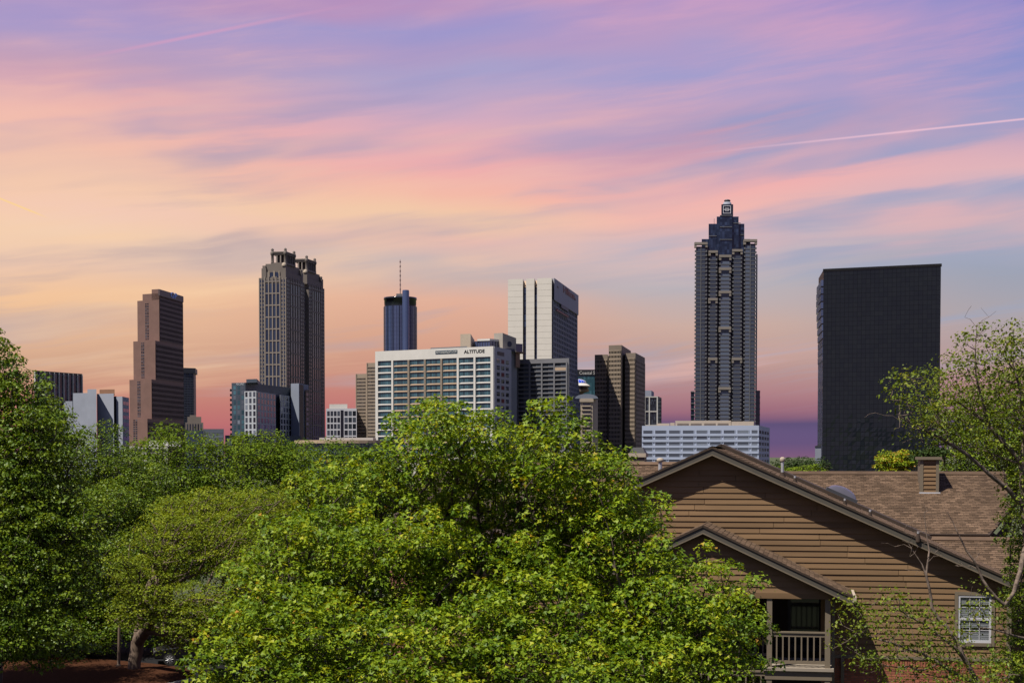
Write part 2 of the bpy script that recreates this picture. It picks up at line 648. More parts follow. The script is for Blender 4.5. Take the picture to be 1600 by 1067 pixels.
# ---- bluish white concrete block with blank slabs
t = thing('concrete_block', 'pale bluish concrete building of blank slabs and brown penthouse', 'building', (*G(150, 700), 0))
b = MB()
fa = Fr(G(115, 700), G(137.5, 698))
b.box(fa, 0, fa.W, 0, fa.z(125, 614), -24, 0)
b.box(fa, fa.at(99), fa.at(116), 0, fa.z(105, 644), -20, -2)
b.box(fa, fa.at(101), fa.at(114), 0, fa.z(105, 626), -20, -6)
b.build('left_slab', conc_blue, t)
b = MB()
fb = Fr(G(137.5, 696), G(151.6, 694.5))
b.box(fb, 0, fb.W, 0, fb.z(145, 608), -14, 0)
b.build('stair_shaft', conc_blue, t)
b = MB()
fc = Fr(G(152.2, 703), G(178.5, 699))
b.box(fc, 0, fc.W, 0, fc.z(165, 615), -20, 0)
b.build('blank_slab', mat('pale_blue_render', (0.21, 0.225, 0.27), 0.8, 0.2, 0.08, 0.1), t)
b = MB()
b.box(fc, fc.at(156.5), fc.at(180), fc.z(165, 616), fc.z(168, 608), -16, -3)
b.build('penthouse', mat('brown_panel', (0.16, 0.085, 0.05), 0.7, 0.2, 0.1, 0.3), t)
b = MB()
fd = Fr(G(178.5, 706), G(183, 706))
b.box(fd, 0, fd.W, 0, fd.z(180, 619), -14, 0)
b.build('recess_wall', mat('recess_grey', (0.10, 0.10, 0.11), 0.8, 0.2), t)
fe = Fr(G(182.5, 701), G(192, 699))
ff = Fr(G(192, 699), G(202.3, 716))
b = MB()
ztop = fe.z(188, 619.5)
b.prism([xy(fe(0, 0, 0)), xy(fe(fe.W, 0, 0)), xy(ff(ff.W, 0, 0)), xy(fe(0, -20, 0))], 0, ztop)
b.build('end_block', conc_blue, t)
for j in range(9):
    z1 = ztop - 2.0 - j * 3.1
    for k in range(2):
        w = MB()
        w.box(ff, 1.6 + k * 7.5, 8.0 + k * 7.5, z1 - 1.5, z1, -0.3, 0.05)
        w.build('window', gl_dark, t)

# ---- stepped rose granite tower
t = thing('stepped_tower', 'stepped rose granite tower with blue letters near its top', 'skyscraper', (*G(245, 1380), 0))
Pc = {1: (250.5, 1380), 2: (244, 1369.5), 3: (237.6, 1359), 4: (230.8, 1348)}
Lf = {1: (216.5, 1392), 2: (209.7, 1381), 3: (203.2, 1370), 4: (202.6, 1360)}
tops = {1: 470, 2: 532, 3: 592.5, 4: 654}
back = G(287.5, 1442)
wm, wq = MB(), MB()
slot = MB()
for k in (1, 2, 3, 4):
    A, B = G(*Lf[k]), G(*Pc[k])
    fl, frr = Fr(A, B), Fr(B, back)
    zt = Zt(tops[k] if k > 1 else 461.5, Pc[k][1], Pc[k][0])
    zb = Zt(tops[k + 1], Pc[k + 1][1], Pc[k + 1][0]) if k < 4 else 0
    b = MB()
    if k == 1:
        zl = fl.z(220, 470)
        b.prism([A, B, back, xy(fl(0, -60, 0))], 0, zl)
        u2, u3 = fl.at(224.7), fl.at(239)
        b.prism([xy(fl(u2, 0, 0)), B, back, xy(fl(u2, -60, 0))], zl, fl.z(230, 459.5))
        b.prism([xy(fl(u3, 0, 0)), B, back, xy(fl(u3, -60, 0))], zl, fl.z(245, 452))
        ztier = fl.z(245, 452)
    else:
        b.prism([A, B, back, xy(fl(0, -60, 0))], 0, zt)
        ztier = zt
    b.build('tier', granite_rose, t)
    # window bands on the shaded side, its shade deepened by their colour
    n = 14
    top_z = (frr.z(268, 470) if k == 1 else zt - 2.5)
    rows = max(3, int((top_z - zb) / 4.15))
    usek = (frr.W if k == 1 else Fr(B, G(*Pc[k - 1])).W + 0.0)
    # only the strip that this tier adds below the tier above, plus everything under it
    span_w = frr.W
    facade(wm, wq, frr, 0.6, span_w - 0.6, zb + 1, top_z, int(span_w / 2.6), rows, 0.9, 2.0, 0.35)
    # slit windows in pairs on the blank end wall
    zs0 = (Zt(tops[k + 1], Pc[k + 1][1]) if k < 4 else Zt(698, 1348)) + 1
    zs1 = ztier - (14 if k == 1 else 2)
    if k == 1:
        zs1 = fl.z(230, 475)
    rr = 11
    fu = {1: (0.36, 0.52), 2: (0.36, 0.50), 3: (0.36, 0.50), 4: (0.22, 0.44)}[k]
    for j in range(rr):
        z = zs0 + (j + 0.3) * (zs1 - zs0) / rr
        for q in (0, 1):
            a = fl.W * (fu[0] + q * (fu[1] - fu[0]) * 0.56)
            slot.box(fl, a, a + fl.W * (fu[1] - fu[0]) * 0.44, z, z + 0.9, -0.2, 0.06)
            slot.box(fl, a, a + fl.W * (fu[1] - fu[0]) * 0.44, z + 1.6, z + 2.5, -0.2, 0.06)
wm.build('window_band', mat('shade_toned_granite', (0.075, 0.050, 0.047), 0.6, 0.3, 0.12, 0.1), t, kind='stuff')  # granite darkened in colour to stand in for shade
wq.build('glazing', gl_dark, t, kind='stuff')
slot.build('slit_window', gl_dark, t, kind='stuff')
f1 = Fr(G(*Pc[1]), back)
b = MB()
b.box(f1, 0.0, f1.W, f1.z(268, 467), f1.z(252, 452.3) - 0.3, -0.8, 0.6)
b.build('crown_band', mat('dark_granite', (0.07, 0.05, 0.05), 0.5, 0.4, 0.1, 0.2), t)
text_obj('GP', t, f1, f1.at(272.5), f1.z(272, 461.3), 5.0, 0.8, mat('blue_sign', (0.05, 0.25, 0.75), 0.4, 0.4), width=17)

# ---- slim dark tower behind it
fr = Fr(G(286, 1600), G(303.5, 1606))
fs = Fr(G(303.5, 1606), G(307, 1640))
t = thing('slim_tower', 'slim dark tower just behind the stepped granite tower', 'tower', fr(0, 0, 0))
b = MB()
zt = fr.z(300, 583)
b.prism([xy(fr(0, 0, 0)), xy(fr(fr.W, 0, 0)), xy(fs(fs.W, 0, 0)), xy(fr(0, -30, 0))], 0, zt)
b.build('shaft', dark_metal, t)
b = MB()
b.prism([xy(fr(0, 0.5, 0)), xy(fr(fr.W + 1.5, 0.8, 0)), xy(fs(fs.W, 1.5, 0)), xy(fr(0, -31, 0))], zt, fr.z(300, 575))
b.build('crown', dark_metal, t)
wm, wq = MB(), MB()
facade(wm, wq, fr, 0.3, fr.W - 0.3, 30, zt, 7, 26, 0.5, 1.3, 0.3)
wm.build('facade_frame', mat('slate_panel', (0.05, 0.055, 0.07), 0.6, 0.3), t, kind='stuff')
wq.build('glazing', gl_navy, t, kind='stuff')

# ---- small beige block with arched crown, dark low block
fr = Fr(G(290, 1100), G(318, 1100))
t = thing('arched_block', 'small beige office block with stepped crown below the slim dark tower', 'building', fr(0, 0, 0))
b = MB()
z1, z2 = fr.z(300, 660), fr.z(300, 651)
b.box(fr, 0, fr.W, 0, z1, -15, 0)
b.box(fr, fr.W * 0.12, fr.W * 0.88, z1, z2, -13, -0.6)
b.box(fr, fr.W * 0.25, fr.W * 0.6, z2, z2 + 1.2, -11, -2)
b.build('wall', granite_taupe, t)
for k in range(6):
    w = MB()
    u = fr.W * (0.08 + k * 0.15)
    w.box(fr, u, u + fr.W * 0.08, z1 - 5.5, z1 - 1.0, -0.3, 0.06)
    w.build('window', gl_dark, t)
b = MB()
b.box(fr, 0.4, fr.W - 0.4, 0, fr.z(300, 672), -10, 0.25)
b.build('glass_base', gl_navy, t)
fr = Fr(G(316, 1200), G(350, 1200))
t = thing('low_block', 'low dark block with ribbon windows between beige block and apartment tower', 'building', fr(0, 0, 0))
b = MB()
zt = fr.z(330, 670)
b.box(fr, 0, fr.W, 0, zt, -20, 0)
b.build('wall', mat('slate_wall', (0.07, 0.075, 0.095), 0.7, 0.2), t)
for j in range(4):
    w = MB()
    w.box(fr, 0.6, fr.W - 0.6, zt - 3.0 - j * 3.6, zt - 1.4 - j * 3.6, -0.3, 0.06)
    w.build('ribbon_window', gl_grey, t)

# ---- white low building in front of the stepped tower
fr = Fr(G(202, 620), G(262, 620))
t = thing('low_white_building', 'low white building with ribbon windows under the stepped granite tower', 'building', fr(0, 0, 0))
b = MB()
zt = fr.z(230, 697)
b.box(fr, 0, fr.W, 0, zt, -20, 0)
b.build('wall', conc_white, t)
b = MB()
b.box(fr, fr.at(233), fr.at(282), zt, fr.z(250, 688), -18, -2)
b.build('upper_storey', paint_white, t)
for j in range(3):
    w = MB()
    w.box(fr, 0.5, fr.W * 0.95, zt - 2.2 - j * 2.6, zt - 1.0 - j * 2.6, -0.3, 0.06)
    w.build('ribbon_window', gl_dark, t)

# ---- dark apartment tower with pale grid panels
t = thing('apartment_tower', 'dark glass apartment tower with pale window grids and balconies', 'apartment tower', (*G(400, 750), 0))
f1 = Fr(G(362.5, 756), G(384, 752))
f2 = Fr(G(383, 749), G(401.5, 744.5))
f3 = Fr(G(401.5, 744.5), G(430.5, 778))
f4 = Fr(G(437.5, 786), G(454.5, 806))
slate = mat('slate_cladding', (0.035, 0.045, 0.062), 0.5, 0.35, 0.15, 0.2)
panel = mat('pale_panel', (0.27, 0.285, 0.31), 0.7, 0.2, 0.06, 0.2)
b = MB()
z1 = f1.z(372, 598)
b.prism([xy(f1(0, 0, 0)), xy(f1(f1.W, 0, 0)), G(461, 812), xy(f1(0, -60, 0))], 0, z1)
b.prism([G(385.5, 754), G(402, 750), G(408, 790), G(390, 790)], z1, f1.z(390, 592))
b.build('body', slate, t)
# dark part: three columns of bright windows
for i in range(3):
    for j in range(13):
        w = MB()
        u = f1.W * (0.14 + 0.29 * i)
        z = z1 - 3.2 - j * 2.32
        w.box(f1, u, u + f1.W * 0.17, z, z + 1.75, -0.2, 0.05, lv=random.random())
        w.build('window', gl_teal if random.random() < 0.6 else gl_grey, t)
bal = MB()
bal.box(local_fr(), -1.2, 0.0, 0, 0.25, -2.6, -0.2)
bal.box(local_fr(), -1.2, -1.12, 0.25, 1.2, -2.6, -0.2)
bm = bal.mesh('balcony', dark_metal)
for j in range(12):
    inst('balcony', bm, t, f1(0, 0, z1 - 4.0 - j * 2.32), f1.rz)
for fq, cols, ztop, nm in ((f2, 3, f2.z(392, 611), 'pale_grid'), (f3, 6, f3.z(402, 611.5), 'side_grid'), (f4, 4, f4.z(440, 617), 'far_grid')):
    mw, mg = MB(), MB()
    zb = Zt(681, fq.depth(0))
    rows = 7
    rh = (ztop - zb) / rows
    cw = fq.W / cols
    mw.box(fq, 0, fq.W, zb, ztop, -4, 0.25)
    mw.build(nm, panel, t)
    for i in range(cols):
        for j in range(rows):
            w = MB()
            w.box(fq, i * cw + cw * 0.24, (i + 1) * cw - cw * 0.2, zb + j * rh + rh * 0.12, zb + (j + 1) * rh - rh * 0.14, 0.05, 0.31)
            w.build('window', gl_dark if random.random() < 0.7 else gl_grey, t)
text_obj('ASCENT', t, f1, f1.at(376), f1.z(376, 600), 1.0, 0.06, panel, width=f1.W * 0.6)
# side slab and strips to its right
f5 = Fr(G(455, 803), G(467.5, 800))
f6 = Fr(G(467.5, 801), G(482.5, 815))
b = MB()
zs = f5.z(460, 599)
b.prism([xy(f5(0, 0, 0)), xy(f5(f5.W, 0, 0)), xy(f6(f6.W, -3, 0)), xy(f5(0, -25, 0))], 0, zs - 0.02)
b.build('blank_end_wall', mat('blue_grey_render', (0.15, 0.17, 0.21), 0.8, 0.2, 0.06, 0.1), t)
b = MB()
b.box(f6, 0, f6.W * 0.42, 0, zs - 0.6, -2, 0.3)
b.box(f6, f6.W * 0.62, f6.W, 0, f6.z(478, 609), -2, 0.3)
b.build('brown_strip', mat('brown_cladding', (0.10, 0.075, 0.06), 0.7, 0.2), t)
for j in range(10):
    w = MB()
    z = f6.z(478, 609) - 3 - j * 2.5
    w.box(f6, f6.W * 0.70, f6.W * 0.92, z, z + 1.5, 0.1, 0.36)
    w.build('window', gl_grey, t)
b = MB()
fb = Fr(G(352, 735), G(470, 760))
b.box(fb, 0, fb.W, 0, fb.z(360, 680), -8, 0)
b.build('podium', slate, t)
for k in range(9):
    w = MB()
    w.box(fb, 1 + k * 3.9, 3.4 + k * 3.9, fb.z(360, 680) - 4.6, fb.z(360, 680) - 1.2, -0.3, 0.06)
    w.build('podium_window', gl_grey if k % 3 else panel, t)

# ---- granite twin tower with temple crowns
t = thing('temple_tower', 'tall taupe granite tower with pale column bays and twin temple crowns', 'skyscraper', (*G(448, 1250), 0))
Cx = G(448.3, 1250)
dR = Vector((0.225, 0.974, 0))
dL = Vector((-0.974, 0.225, 0))
C0 = Vector((Cx[0], Cx[1], 0))


def q2(a, l):          # a metres along the shaded side, l metres along the lit end
    p = C0 + dR * a + dL * l
    return (p.x, p.y)


WL, WR = 22.6, 87.5
flit = Fr(q2(0, WL), q2(0, 0))
zs = flit.z(447, 433.5)
b = MB()
b.prism([q2(0, WL), q2(0, 0), q2(40, 0), q2(40, WL)], 0, zs)
b.prism([q2(40, WL - 3), q2(40, 2.6), q2(50, 2.6), q2(50, WL - 3)], 0, zs - 3)
b.prism([q2(50, WL), q2(50, 0), q2(WR, 0), q2(WR, WL)], 0, zs)
b.build('shaft', granite_taupe, t)
pale = mat('pale_granite', (0.165, 0.140, 0.120), 0.65, 0.3, 0.08, 0.1)
mw, mg = MB(), MB()
fl_h = 3.09


def face191(fq, W, zs):
    # outer columns of square windows, centre bay of tall strips
    nb = 41
    cw = W / 9.0
    for i in (0.55, 1.35, 7.65, 8.45):
        for j in range(nb):
            z = zs - 3.4 - j * fl_h
            mg.quad(fq, i * cw - 0.62, i * cw + 0.62, z, z + 1.75, 0.05, 0, 0.25 + 0.5 * random.random())
    for i in (2.6, 3.9, 5.1, 6.4):
        for j in range(14):
            z1 = zs - 3.2 - j * fl_h * 3
            if j == 0:
                mg.quad(fq, i * cw - 0.8, i * cw + 0.8, z1 - 0.2, z1 + 1.4, 0.06, 0, 0.3)
                z1 -= 1.2
            mg.quad(fq, i * cw - 0.95, i * cw + 0.95, z1 - fl_h * 2.66, z1 - 0.1, 0.06, 0, 0.3 + 0.4 * random.random())
    for i in (2.0, 3.25, 4.5, 5.75, 7.0):
        mw.box(fq, i * cw - 0.42, i * cw + 0.42, 0, zs + 1, 0, 0.55)
    for j in range(15):
        z1 = zs - 3.2 - j * fl_h * 3
        mw.box(fq, 2.0 * cw, 7.0 * cw, z1 - 0.1, z1 + 0.75, 0, 0.42)
    for i in (0.0, 0.95, 8.05, 9.0):
        u = min(max(i * cw, 0.35), W - 0.35)
        mw.box(fq, u - 0.35, u + 0.35, 0, zs, 0, 0.35)


face191(flit, WL, zs)
face191(Fr(q2(0.2, 0), q2(39.8, 0)), 39.6, zs)
face191(Fr(q2(50.2, 0), q2(WR - 0.2, 0)), WR - 50.4, zs)
frec = Fr(q2(40, 2.6), q2(50, 2.6))
for j in range(40):
    for i in range(3):
        mg.quad(frec, 1.2 + i * 2.9, 3.0 + i * 2.9, zs - 8 - j * fl_h, zs - 6 - j * fl_h, 0.05, 0, random.random())
mw.build('column_bay', pale, t, kind='stuff')
mg.build('glazing', gl_navy, t, kind='stuff')
for a0 in (0.0, 47.5):
    z = zs
    cr = MB()

    def lvl(i0, i1, l0, l1, za, zb, bld):
        bld.prism([q2(a0 + i0, WL - l0), q2(a0 + i0, l1), q2(a0 + 40 - i1, l1), q2(a0 + 40 - i1, WL - l0)], za, zb)
    zA, zB = Zt(424, 1250), Zt(412, 1250)
    lvl(1.0, 1.0, 3.0, 0.8, z, zA, cr)
    lvl(2.5, 4, 4.6, 2.4, zA, zB + 0.5, cr)
    # corner turrets
    for (i, l) in ((0.5, 2.0), (0.5, WL - 4.2), (35.0, 2.0), (35.0, WL - 4.2)):
        cr.prism([q2(a0 + i, l + 2.2), q2(a0 + i, l - 1.6), q2(a0 + i + 4, l - 1.6), q2(a0 + i + 4, l + 2.2)], z, zA + 2.8)
        cr.prism([q2(a0 + i + 0.5, l + 1.6), q2(a0 + i + 0.5, l - 1.0), q2(a0 + i + 3.5, l - 1.0), q2(a0 + i + 3.5, l + 1.6)], zA + 2.8, zA + 5)
    cr.build('crown_setback', granite_taupe, t)
    # arched windows between turrets
    fw = Fr(q2(a0 + 0.8, WL - 3.4), q2(a0 + 0.8, 1.2))
    for k in range(2):
        w = MB()
        uc = fw.W * (0.40 + 0.22 * k)
        pts = [(uc - 1.7, zA - 0.6 - 4.2)] + [(uc + 1.7, zA - 4.8)] + [(uc + 1.7 * math.cos(q), zA - 2.0 + 1.7 * math.sin(q)) for q in np.linspace(0, math.pi, 9)]
        pts[0] = (uc - 1.7, zA - 4.8)
        w.add([fw(u, 0.3, zz) for u, zz in pts], [tuple(range(len(pts)))], 0, 0.4)
        w.build('arched_window', gl_navy, t)
        w = MB()
        w.box(fw, uc - 2.5, uc - 1.9, zA - 5.2, zA + 0.6, 0, 0.6)
        w.box(fw, uc + 1.9, uc + 2.5, zA - 5.2, zA + 0.6, 0, 0.6)
        w.build('column', conc_beige, t)
    # temple: base, corner piers with finials, columns, cornice
    zC = Zt(409, 1250)
    zD = Zt(391.5, 1250)
    i0, l0, l1 = 5.0, 13.2, 2.4
    te = MB()
    te.prism([q2(a0 + i0 - 1, l0 + 1), q2(a0 + i0 - 1, l1 - 1), q2(a0 + i0 + 20, l1 - 1), q2(a0 + i0 + 20, l0 + 1)], zB, zC)
    te.prism([q2(a0 + i0 - .6, l0 + .6), q2(a0 + i0 - .6, l1 - .6), q2(a0 + i0 + 19.6, l1 - .6), q2(a0 + i0 + 19.6, l0 + .6)], zD - 2.4, zD)
    te.prism([q2(a0 + i0 - 1.1, l0 + 1.1), q2(a0 + i0 - 1.1, l1 - 1.1), q2(a0 + i0 + 20.1, l1 - 1.1), q2(a0 + i0 + 20.1, l0 + 1.1)], zD - 1.0, zD - 0.3)
    te.build('temple_base', granite_taupe, t)
    co = MB()
    co.prism([q2(a0 + i0 + 2.2, l0 - 2.2), q2(a0 + i0 + 2.2, l1 + 2.2), q2(a0 + i0 + 16.8, l1 + 2.2), q2(a0 + i0 + 16.8, l0 - 2.2)], zC, zD - 2.4)
    co.build('temple_core', mat('crown_dark', (0.05, 0.04, 0.035), 0.7, 0.2), t)
    for (i, l) in ((0, 0), (0, 1), (19, 0), (19, 1)):
        c = q2(a0 + i0 + i, l0 if l else l1)
        cm = MB()
        cm.lathe(c, [(1.3, zC), (1.15, zC + 1), (1.1, zD - 3), (1.5, zD - 2.4), (1.7, zD - 1), (1.3, zD), (0.9, zD + 0.8), (1.3, zD + 1.5), (0.5, zD + 2.6)], 10)
        cm.build('corner_pillar', granite_taupe, t)
    for k in range(2):
        cm = MB()
        c = q2(a0 + i0 + 0.3, l1 + (l0 - l1) * (0.36 + 0.28 * k))
        cm.lathe(c, [(0.75, zC), (0.65, zD - 2.4)], 8)
        cm.build('temple_column', pale, t)
    for k in range(4):
        cm = MB()
        c = q2(a0 + i0 + 3.8 + 3.8 * k, l1 + 0.3)
        cm.lathe(c, [(0.75, zC), (0.65, zD - 2.4)], 8)
        cm.build('temple_column', granite_taupe, t)
    dm = MB()
    c = q2(a0 + 2.0, 2.3)
    dm.lathe(c, [(1.9, zA + 4.4), (1.9, zA + 5.4), (1.6, zA + 6.2), (1.0, zA + 6.9), (0.2, zA + 7.2)], 14)
    dm.build('pale_dome', conc_beige, t)

# ---- small white office block with square windows
fr = Fr(G(510, 900), G(557.5, 896))
t = thing('white_grid_block', 'small white office block with square dark windows beside the temple tower', 'building', fr(0, 0, 0))
b = MB()
zt = fr.z(530, 638)
b.box(fr, 0, fr.W, 0, zt, -18, 0)
b.build('wall', mat('white_grid', (0.30, 0.30, 0.325), 0.8, 0.2, 0.06, 0.2), t)
b = MB()
b.box(fr, fr.at(515), fr.at(543), zt, fr.z(530, 631), -14, -3)
b.build('penthouse', conc_white, t)
b = MB()
b.box(fr, fr.at(532.5), fr.at(537), 0, zt - 1, -2, 0.15)
b.build('dark_strip', gl_dark, t)
for blk in ((510.8, 532), (537.8, 557)):
    ua, ub = fr.at(blk[0]), fr.at(blk[1])
    for i in range(4 if blk[0] < 520 else 3):
        for j in range(6):
            nn = 4 if blk[0] < 520 else 3
            cw = (ub - ua) / nn
            w = MB()
            z = zt - 4.2 - j * 3.6
            w.box(fr, ua + i * cw + 0.25, ua + (i + 1) * cw - 0.25, z, z + 2.7, -0.2, 0.07)
            w.build('window', gl_dark, t)

# ---- low tan building with a curved glass front
t = thing('low_tan_building', 'low tan roofed building with curved dark glass front above the treetops', 'building', (*G(520, 500), 0))
cx, cy = G(530, 540)
cx2 = 11
b = MB()
z1, z2 = Zt(691.5, 505), Zt(686.5, 505)
b.lathe((cx + 3, cy + 0), [(17, 0), (17, z1 - 0.01)], 40)
b.build('glass_drum', gl_navy, t)
b = MB()
b.lathe((cx + 3, cy), [(18, z1), (18, z2), (17, z2 + 0.02)], 40, smooth=False)
b.build('tan_roof_band', paint_tan, t)
b = MB()
b.abox(cx - 6, cx + 12, cy - 6, cy + 6, z2, z2 + 0.9)
b.build('roof_unit', conc_white, t)

# ---- beige tower in two heights
fa = Fr(G(556.5, 905), G(573.5, 903))
fb = Fr(G(573.5, 897), G(596, 894))
t = thing('beige_tower', 'beige banded tower in two heights just beside the white apartment slab', 'tower', fa(0, 0, 0))
mw, mg = MB(), MB()
for fq, py, cols in ((fa, 584, 8), (fb, 567, 11)):
    zt = fq.z(575 if fq is fb else 565, py)
    b = MB()
    b.box(fq, 0, fq.W, 0, zt, -20, 0)
    b.build('shaft', granite_brown, t)
    rows = int((zt - 1.5) / 1.92)
    facade(mw, mg, fq, 0.2, fq.W - 0.2, zt - 2.0 - 1.92 * 26, zt - 2.0, cols, 26, 0.16, 0.95, 0.25)
    b = MB()
    b.box(fq, 0, 0.5, 0, zt, 0, 0.4)
    b.box(fq, fq.W - 0.5, fq.W, 0, zt, 0, 0.4)
    b.build('corner_pier', granite_brown, t)
mw.build('facade_frame', granite_brown, t, kind='stuff')
mg.build('glazing', gl_dark, t, kind='stuff')

# ---- cylindrical glass hotel
Dw = 1300
c = G(626, Dw)
R = 25.3 * Dw / F
t = thing('round_tower', 'round blue glass tower with dark top band and thin antenna', 'skyscraper', (c[0], c[1], 0))
zr, zband = Zt(466.5, Dw), Zt(479.5, Dw)
b = MB()
nseg = 72
for j in range(26):
    z0 = zband - (j + 1) * 3.4
    z1 = z0 + 3.32
    for i in range(nseg):
        a0, a1 = 2 * math.pi * i / nseg, 2 * math.pi * (i + 1) / nseg
        rr = R * (1 - 0.012 * (i % 4 == 0))
        b.add([(c[0] + rr * math.cos(a0), c[1] + rr * math.sin(a0), z0), (c[0] + rr * math.cos(a1), c[1] + rr * math.sin(a1), z0),
               (c[0] + rr * math.cos(a1), c[1] + rr * math.sin(a1), z1), (c[0] + rr * math.cos(a0), c[1] + rr * math.sin(a0), z1)], [(0, 1, 2, 3)], 0, 0.3 + 0.4 * ((i * 7) % 12) / 12 + 0.1 * random.random())
b.build('glazing', gl_blue, t, kind='stuff')
b = MB()
b.lathe(c, [(R * 0.97, 0), (R * 0.97, zband + 0.2)], 48)
b.build('core', gl_navy, t)
b = MB()
b.lathe(c, [(R * 0.985, zband), (R * 0.985, zr - 1.2), (R * 1.02, zr - 1.1), (R * 1.02, zr + 0.6), (R * 0.98, zr + 0.7), (R * 0.98, zr - 0.4), (0.1, zr - 0.4)], 48)
b.build('dark_top_band', gl_dark, t)
for k in range(16):
    a = 2 * math.pi * k / 16
    m = MB()
    m.tube((c[0] + R * math.cos(a), c[1] + R * math.sin(a), 0), (c[0] + R * math.cos(a), c[1] + R * math.sin(a), zband), 0.42, n=6)
    m.build('mullion_rib', gl_navy, t)
b = MB()
cs = G(634.5, Dw - R * 0.97)
rs = 5.4 * Dw / F
b.lathe(cs, [(rs, 0), (rs, Zt(458, Dw)), (rs * 0.9, Zt(456, Dw))], 24)
b.build('lift_shaft', gl_blue, t)
b = MB()
b.abox(c[0] - 3, c[0] + 3, c[1] - 3, c[1] + 3, zr - 0.4, Zt(459.5, Dw))
b.build('roof_plant', conc_grey, t)
b = MB()
za0, za1 = Zt(460, Dw), Zt(405, Dw)
b.tube((c[0], c[1], za0), (c[0], c[1], za0 + (za1 - za0) * 0.55), 0.42, 0.32, 6)
b.tube((c[0], c[1], za0 + (za1 - za0) * 0.55), (c[0], c[1], za1), 0.3, 0.15, 6)
for k in range(7):
    z = za0 + (za1 - za0) * (0.12 + 0.13 * k)
    b.tube((c[0], c[1], z), (c[0], c[1], z + 1.3), 0.62, n=6)
b.build('antenna', mat('antenna_paint', (0.16, 0.10, 0.10), 0.6, 0.3), t)

# ---- white apartment slab with long balcony ledges
B_ = G(772, 560)
bx, by = B_
ang = math.radians(33)
# left end where the picture column 588 meets the facade line
dirv = (-math.cos(ang), math.sin(ang))
kk = (588 - 800) / F
Wd = (kk * by - bx) / (dirv[0] - kk * dirv[1])
A_ = (bx + dirv[0] * Wd, by + dirv[1] * Wd)
fr = Fr(A_, B_)
a2 = math.radians(18)
k2 = (798 - 800) / F
W2 = (k2 * by - bx) / (math.sin(a2) - k2 * math.cos(a2))
C_ = (bx + math.sin(a2) * W2, by + math.cos(a2) * W2)
fs = Fr(B_, C_)
t = thing('apartment_slab', 'white apartment slab with long balcony ledges and black roof lettering', 'apartment building', (*B_, 0))
zt = fr.z(771, 541)
b = MB()
b.prism([A_, B_, C_, (C_[0] - 46, C_[1] + 28)], 0, zt - 0.3)
b.build('core', conc_white, t)
pzb = fr.z(771, 557)
b = MB()
b.box(fr, 0, fr.W, pzb, zt, -0.5, 0.45)
b.build('parapet', paint_white, t)
cols = [588.0, 614.3, 639.5, 665, 690.7, 716.4, 742.5, 771.8]
us = [max(0.0, min(fr.W, fr.at(x))) for x in cols]
rowh = 10.3 * 560 / F
NR = 15
win = {}
for i in range(7):
    u0, u1 = us[i] + 0.45, us[i + 1] - 0.45
    w = u1 - u0
    wm_, lm = MB(), MB()
    lf = local_fr()
    wm_.box(lf, 0, w, 0, rowh * 0.765, -0.4, 0.06, 0, 0.4)
    for q in range(8):
        wm_.quad(lf, w * q / 8 + 0.05, w * (q + 1) / 8 - 0.05, 0.05, rowh * 0.75, 0.09, 0, random.random())
    for q in range(9):
        wm_.box(lf, w * q / 8 - 0.05, w * q / 8 + 0.05, 0, rowh * 0.765, 0.06, 0.11, 1)
    wmesh = wm_.mesh('window', [gl_teal, dark_metal])
    h = rowh * 0.215
    lm.hexa([lf(0.15, 0.42, 0), lf(w, 0.42, 0), lf(w, 0, 0), lf(0.15, 0, 0), lf(1.0, 0.36, h), lf(w, 0.42, h), lf(w, 0, h), lf(1.0, 0, h)])
    lmesh = lm.mesh('ledge', paint_white if i in (0, 5, 6) else paint_tan)
    for j in range(NR):
        z = pzb - (j + 1) * rowh
        inst('window', wmesh, t, fr(u0, 0, z + rowh * 0.23), fr.rz)
        inst('ledge', lmesh, t, fr(u0, 0, z + 0.02), fr.rz)
for i in range(8):
    b = MB()
    hw = 0.6 if i in (0, 7) else 0.42
    u = min(max(us[i], hw), fr.W - hw)
    b.box(fr, u - hw, u + hw, 0, pzb, -0.3, 0.45)
    b.build('pier', paint_white if i in (0, 1, 5, 6, 7) else mat('taupe_paint', (0.15, 0.125, 0.10), 0.7, 0.2), t)
text_obj('ALTITUDE', t, fr, fr.at(742.3), fr.z(742, 548.9), 1.15, 0.5, blackpaint, width=fr.at(758) - fr.at(726), bold=0.02)
b = MB()
b.box(fr, fr.at(682), fr.at(716), fr.z(700, 552.8), fr.z(700, 547.6), 0.45, 0.55)
sg = b.build('sign_board', mat('sign_navy', (0.012, 0.03, 0.05), 0.5, 0.3), t)
text_obj('ALTITUDELIVINGAPTS.COM', sg, fr, fr.at(699), fr.z(699, 550.2), 0.62, 0.58, paint_white, width=fr.at(715) - fr.at(683))
# shaded end wall
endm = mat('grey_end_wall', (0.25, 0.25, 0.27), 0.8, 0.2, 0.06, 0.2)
b = MB()
b.box(fs, 0, fs.W, 0, zt - 0.1, -0.4, 0.25)
b.build('end_wall', endm, t)
for i in range(3):
    for j in range(14):
        w = MB()
        u = fs.W * (0.12 + 0.27 * i)
        z = zt - 5.6 - j * rowh
        w.box(fs, u, u + fs.W * 0.17, z, z + rowh * 0.58, 0.1, 0.32)
        w.build('end_window', gl_dark if i != 1 or j % 2 else mat('red_panel', (0.10, 0.02, 0.02), 0.6, 0.2), t)
b = MB()
b.box(fs, fs.W * 0.15, fs.W * 0.55, zt - 2.9, zt - 1.6, 0.25, 0.35)
b.build('end_sign', blackpaint, t)
# concrete core at the corner
fcore = Fr(G(797, 583), G(807.5, 585))
b = MB()
b.box(fcore, 0, fcore.W, 0, fcore.z(800, 549), -12, 0)
b.build('corner_core', mat('core_concrete', (0.15, 0.155, 0.17), 0.8, 0.2, 0.1, 0.2), t)
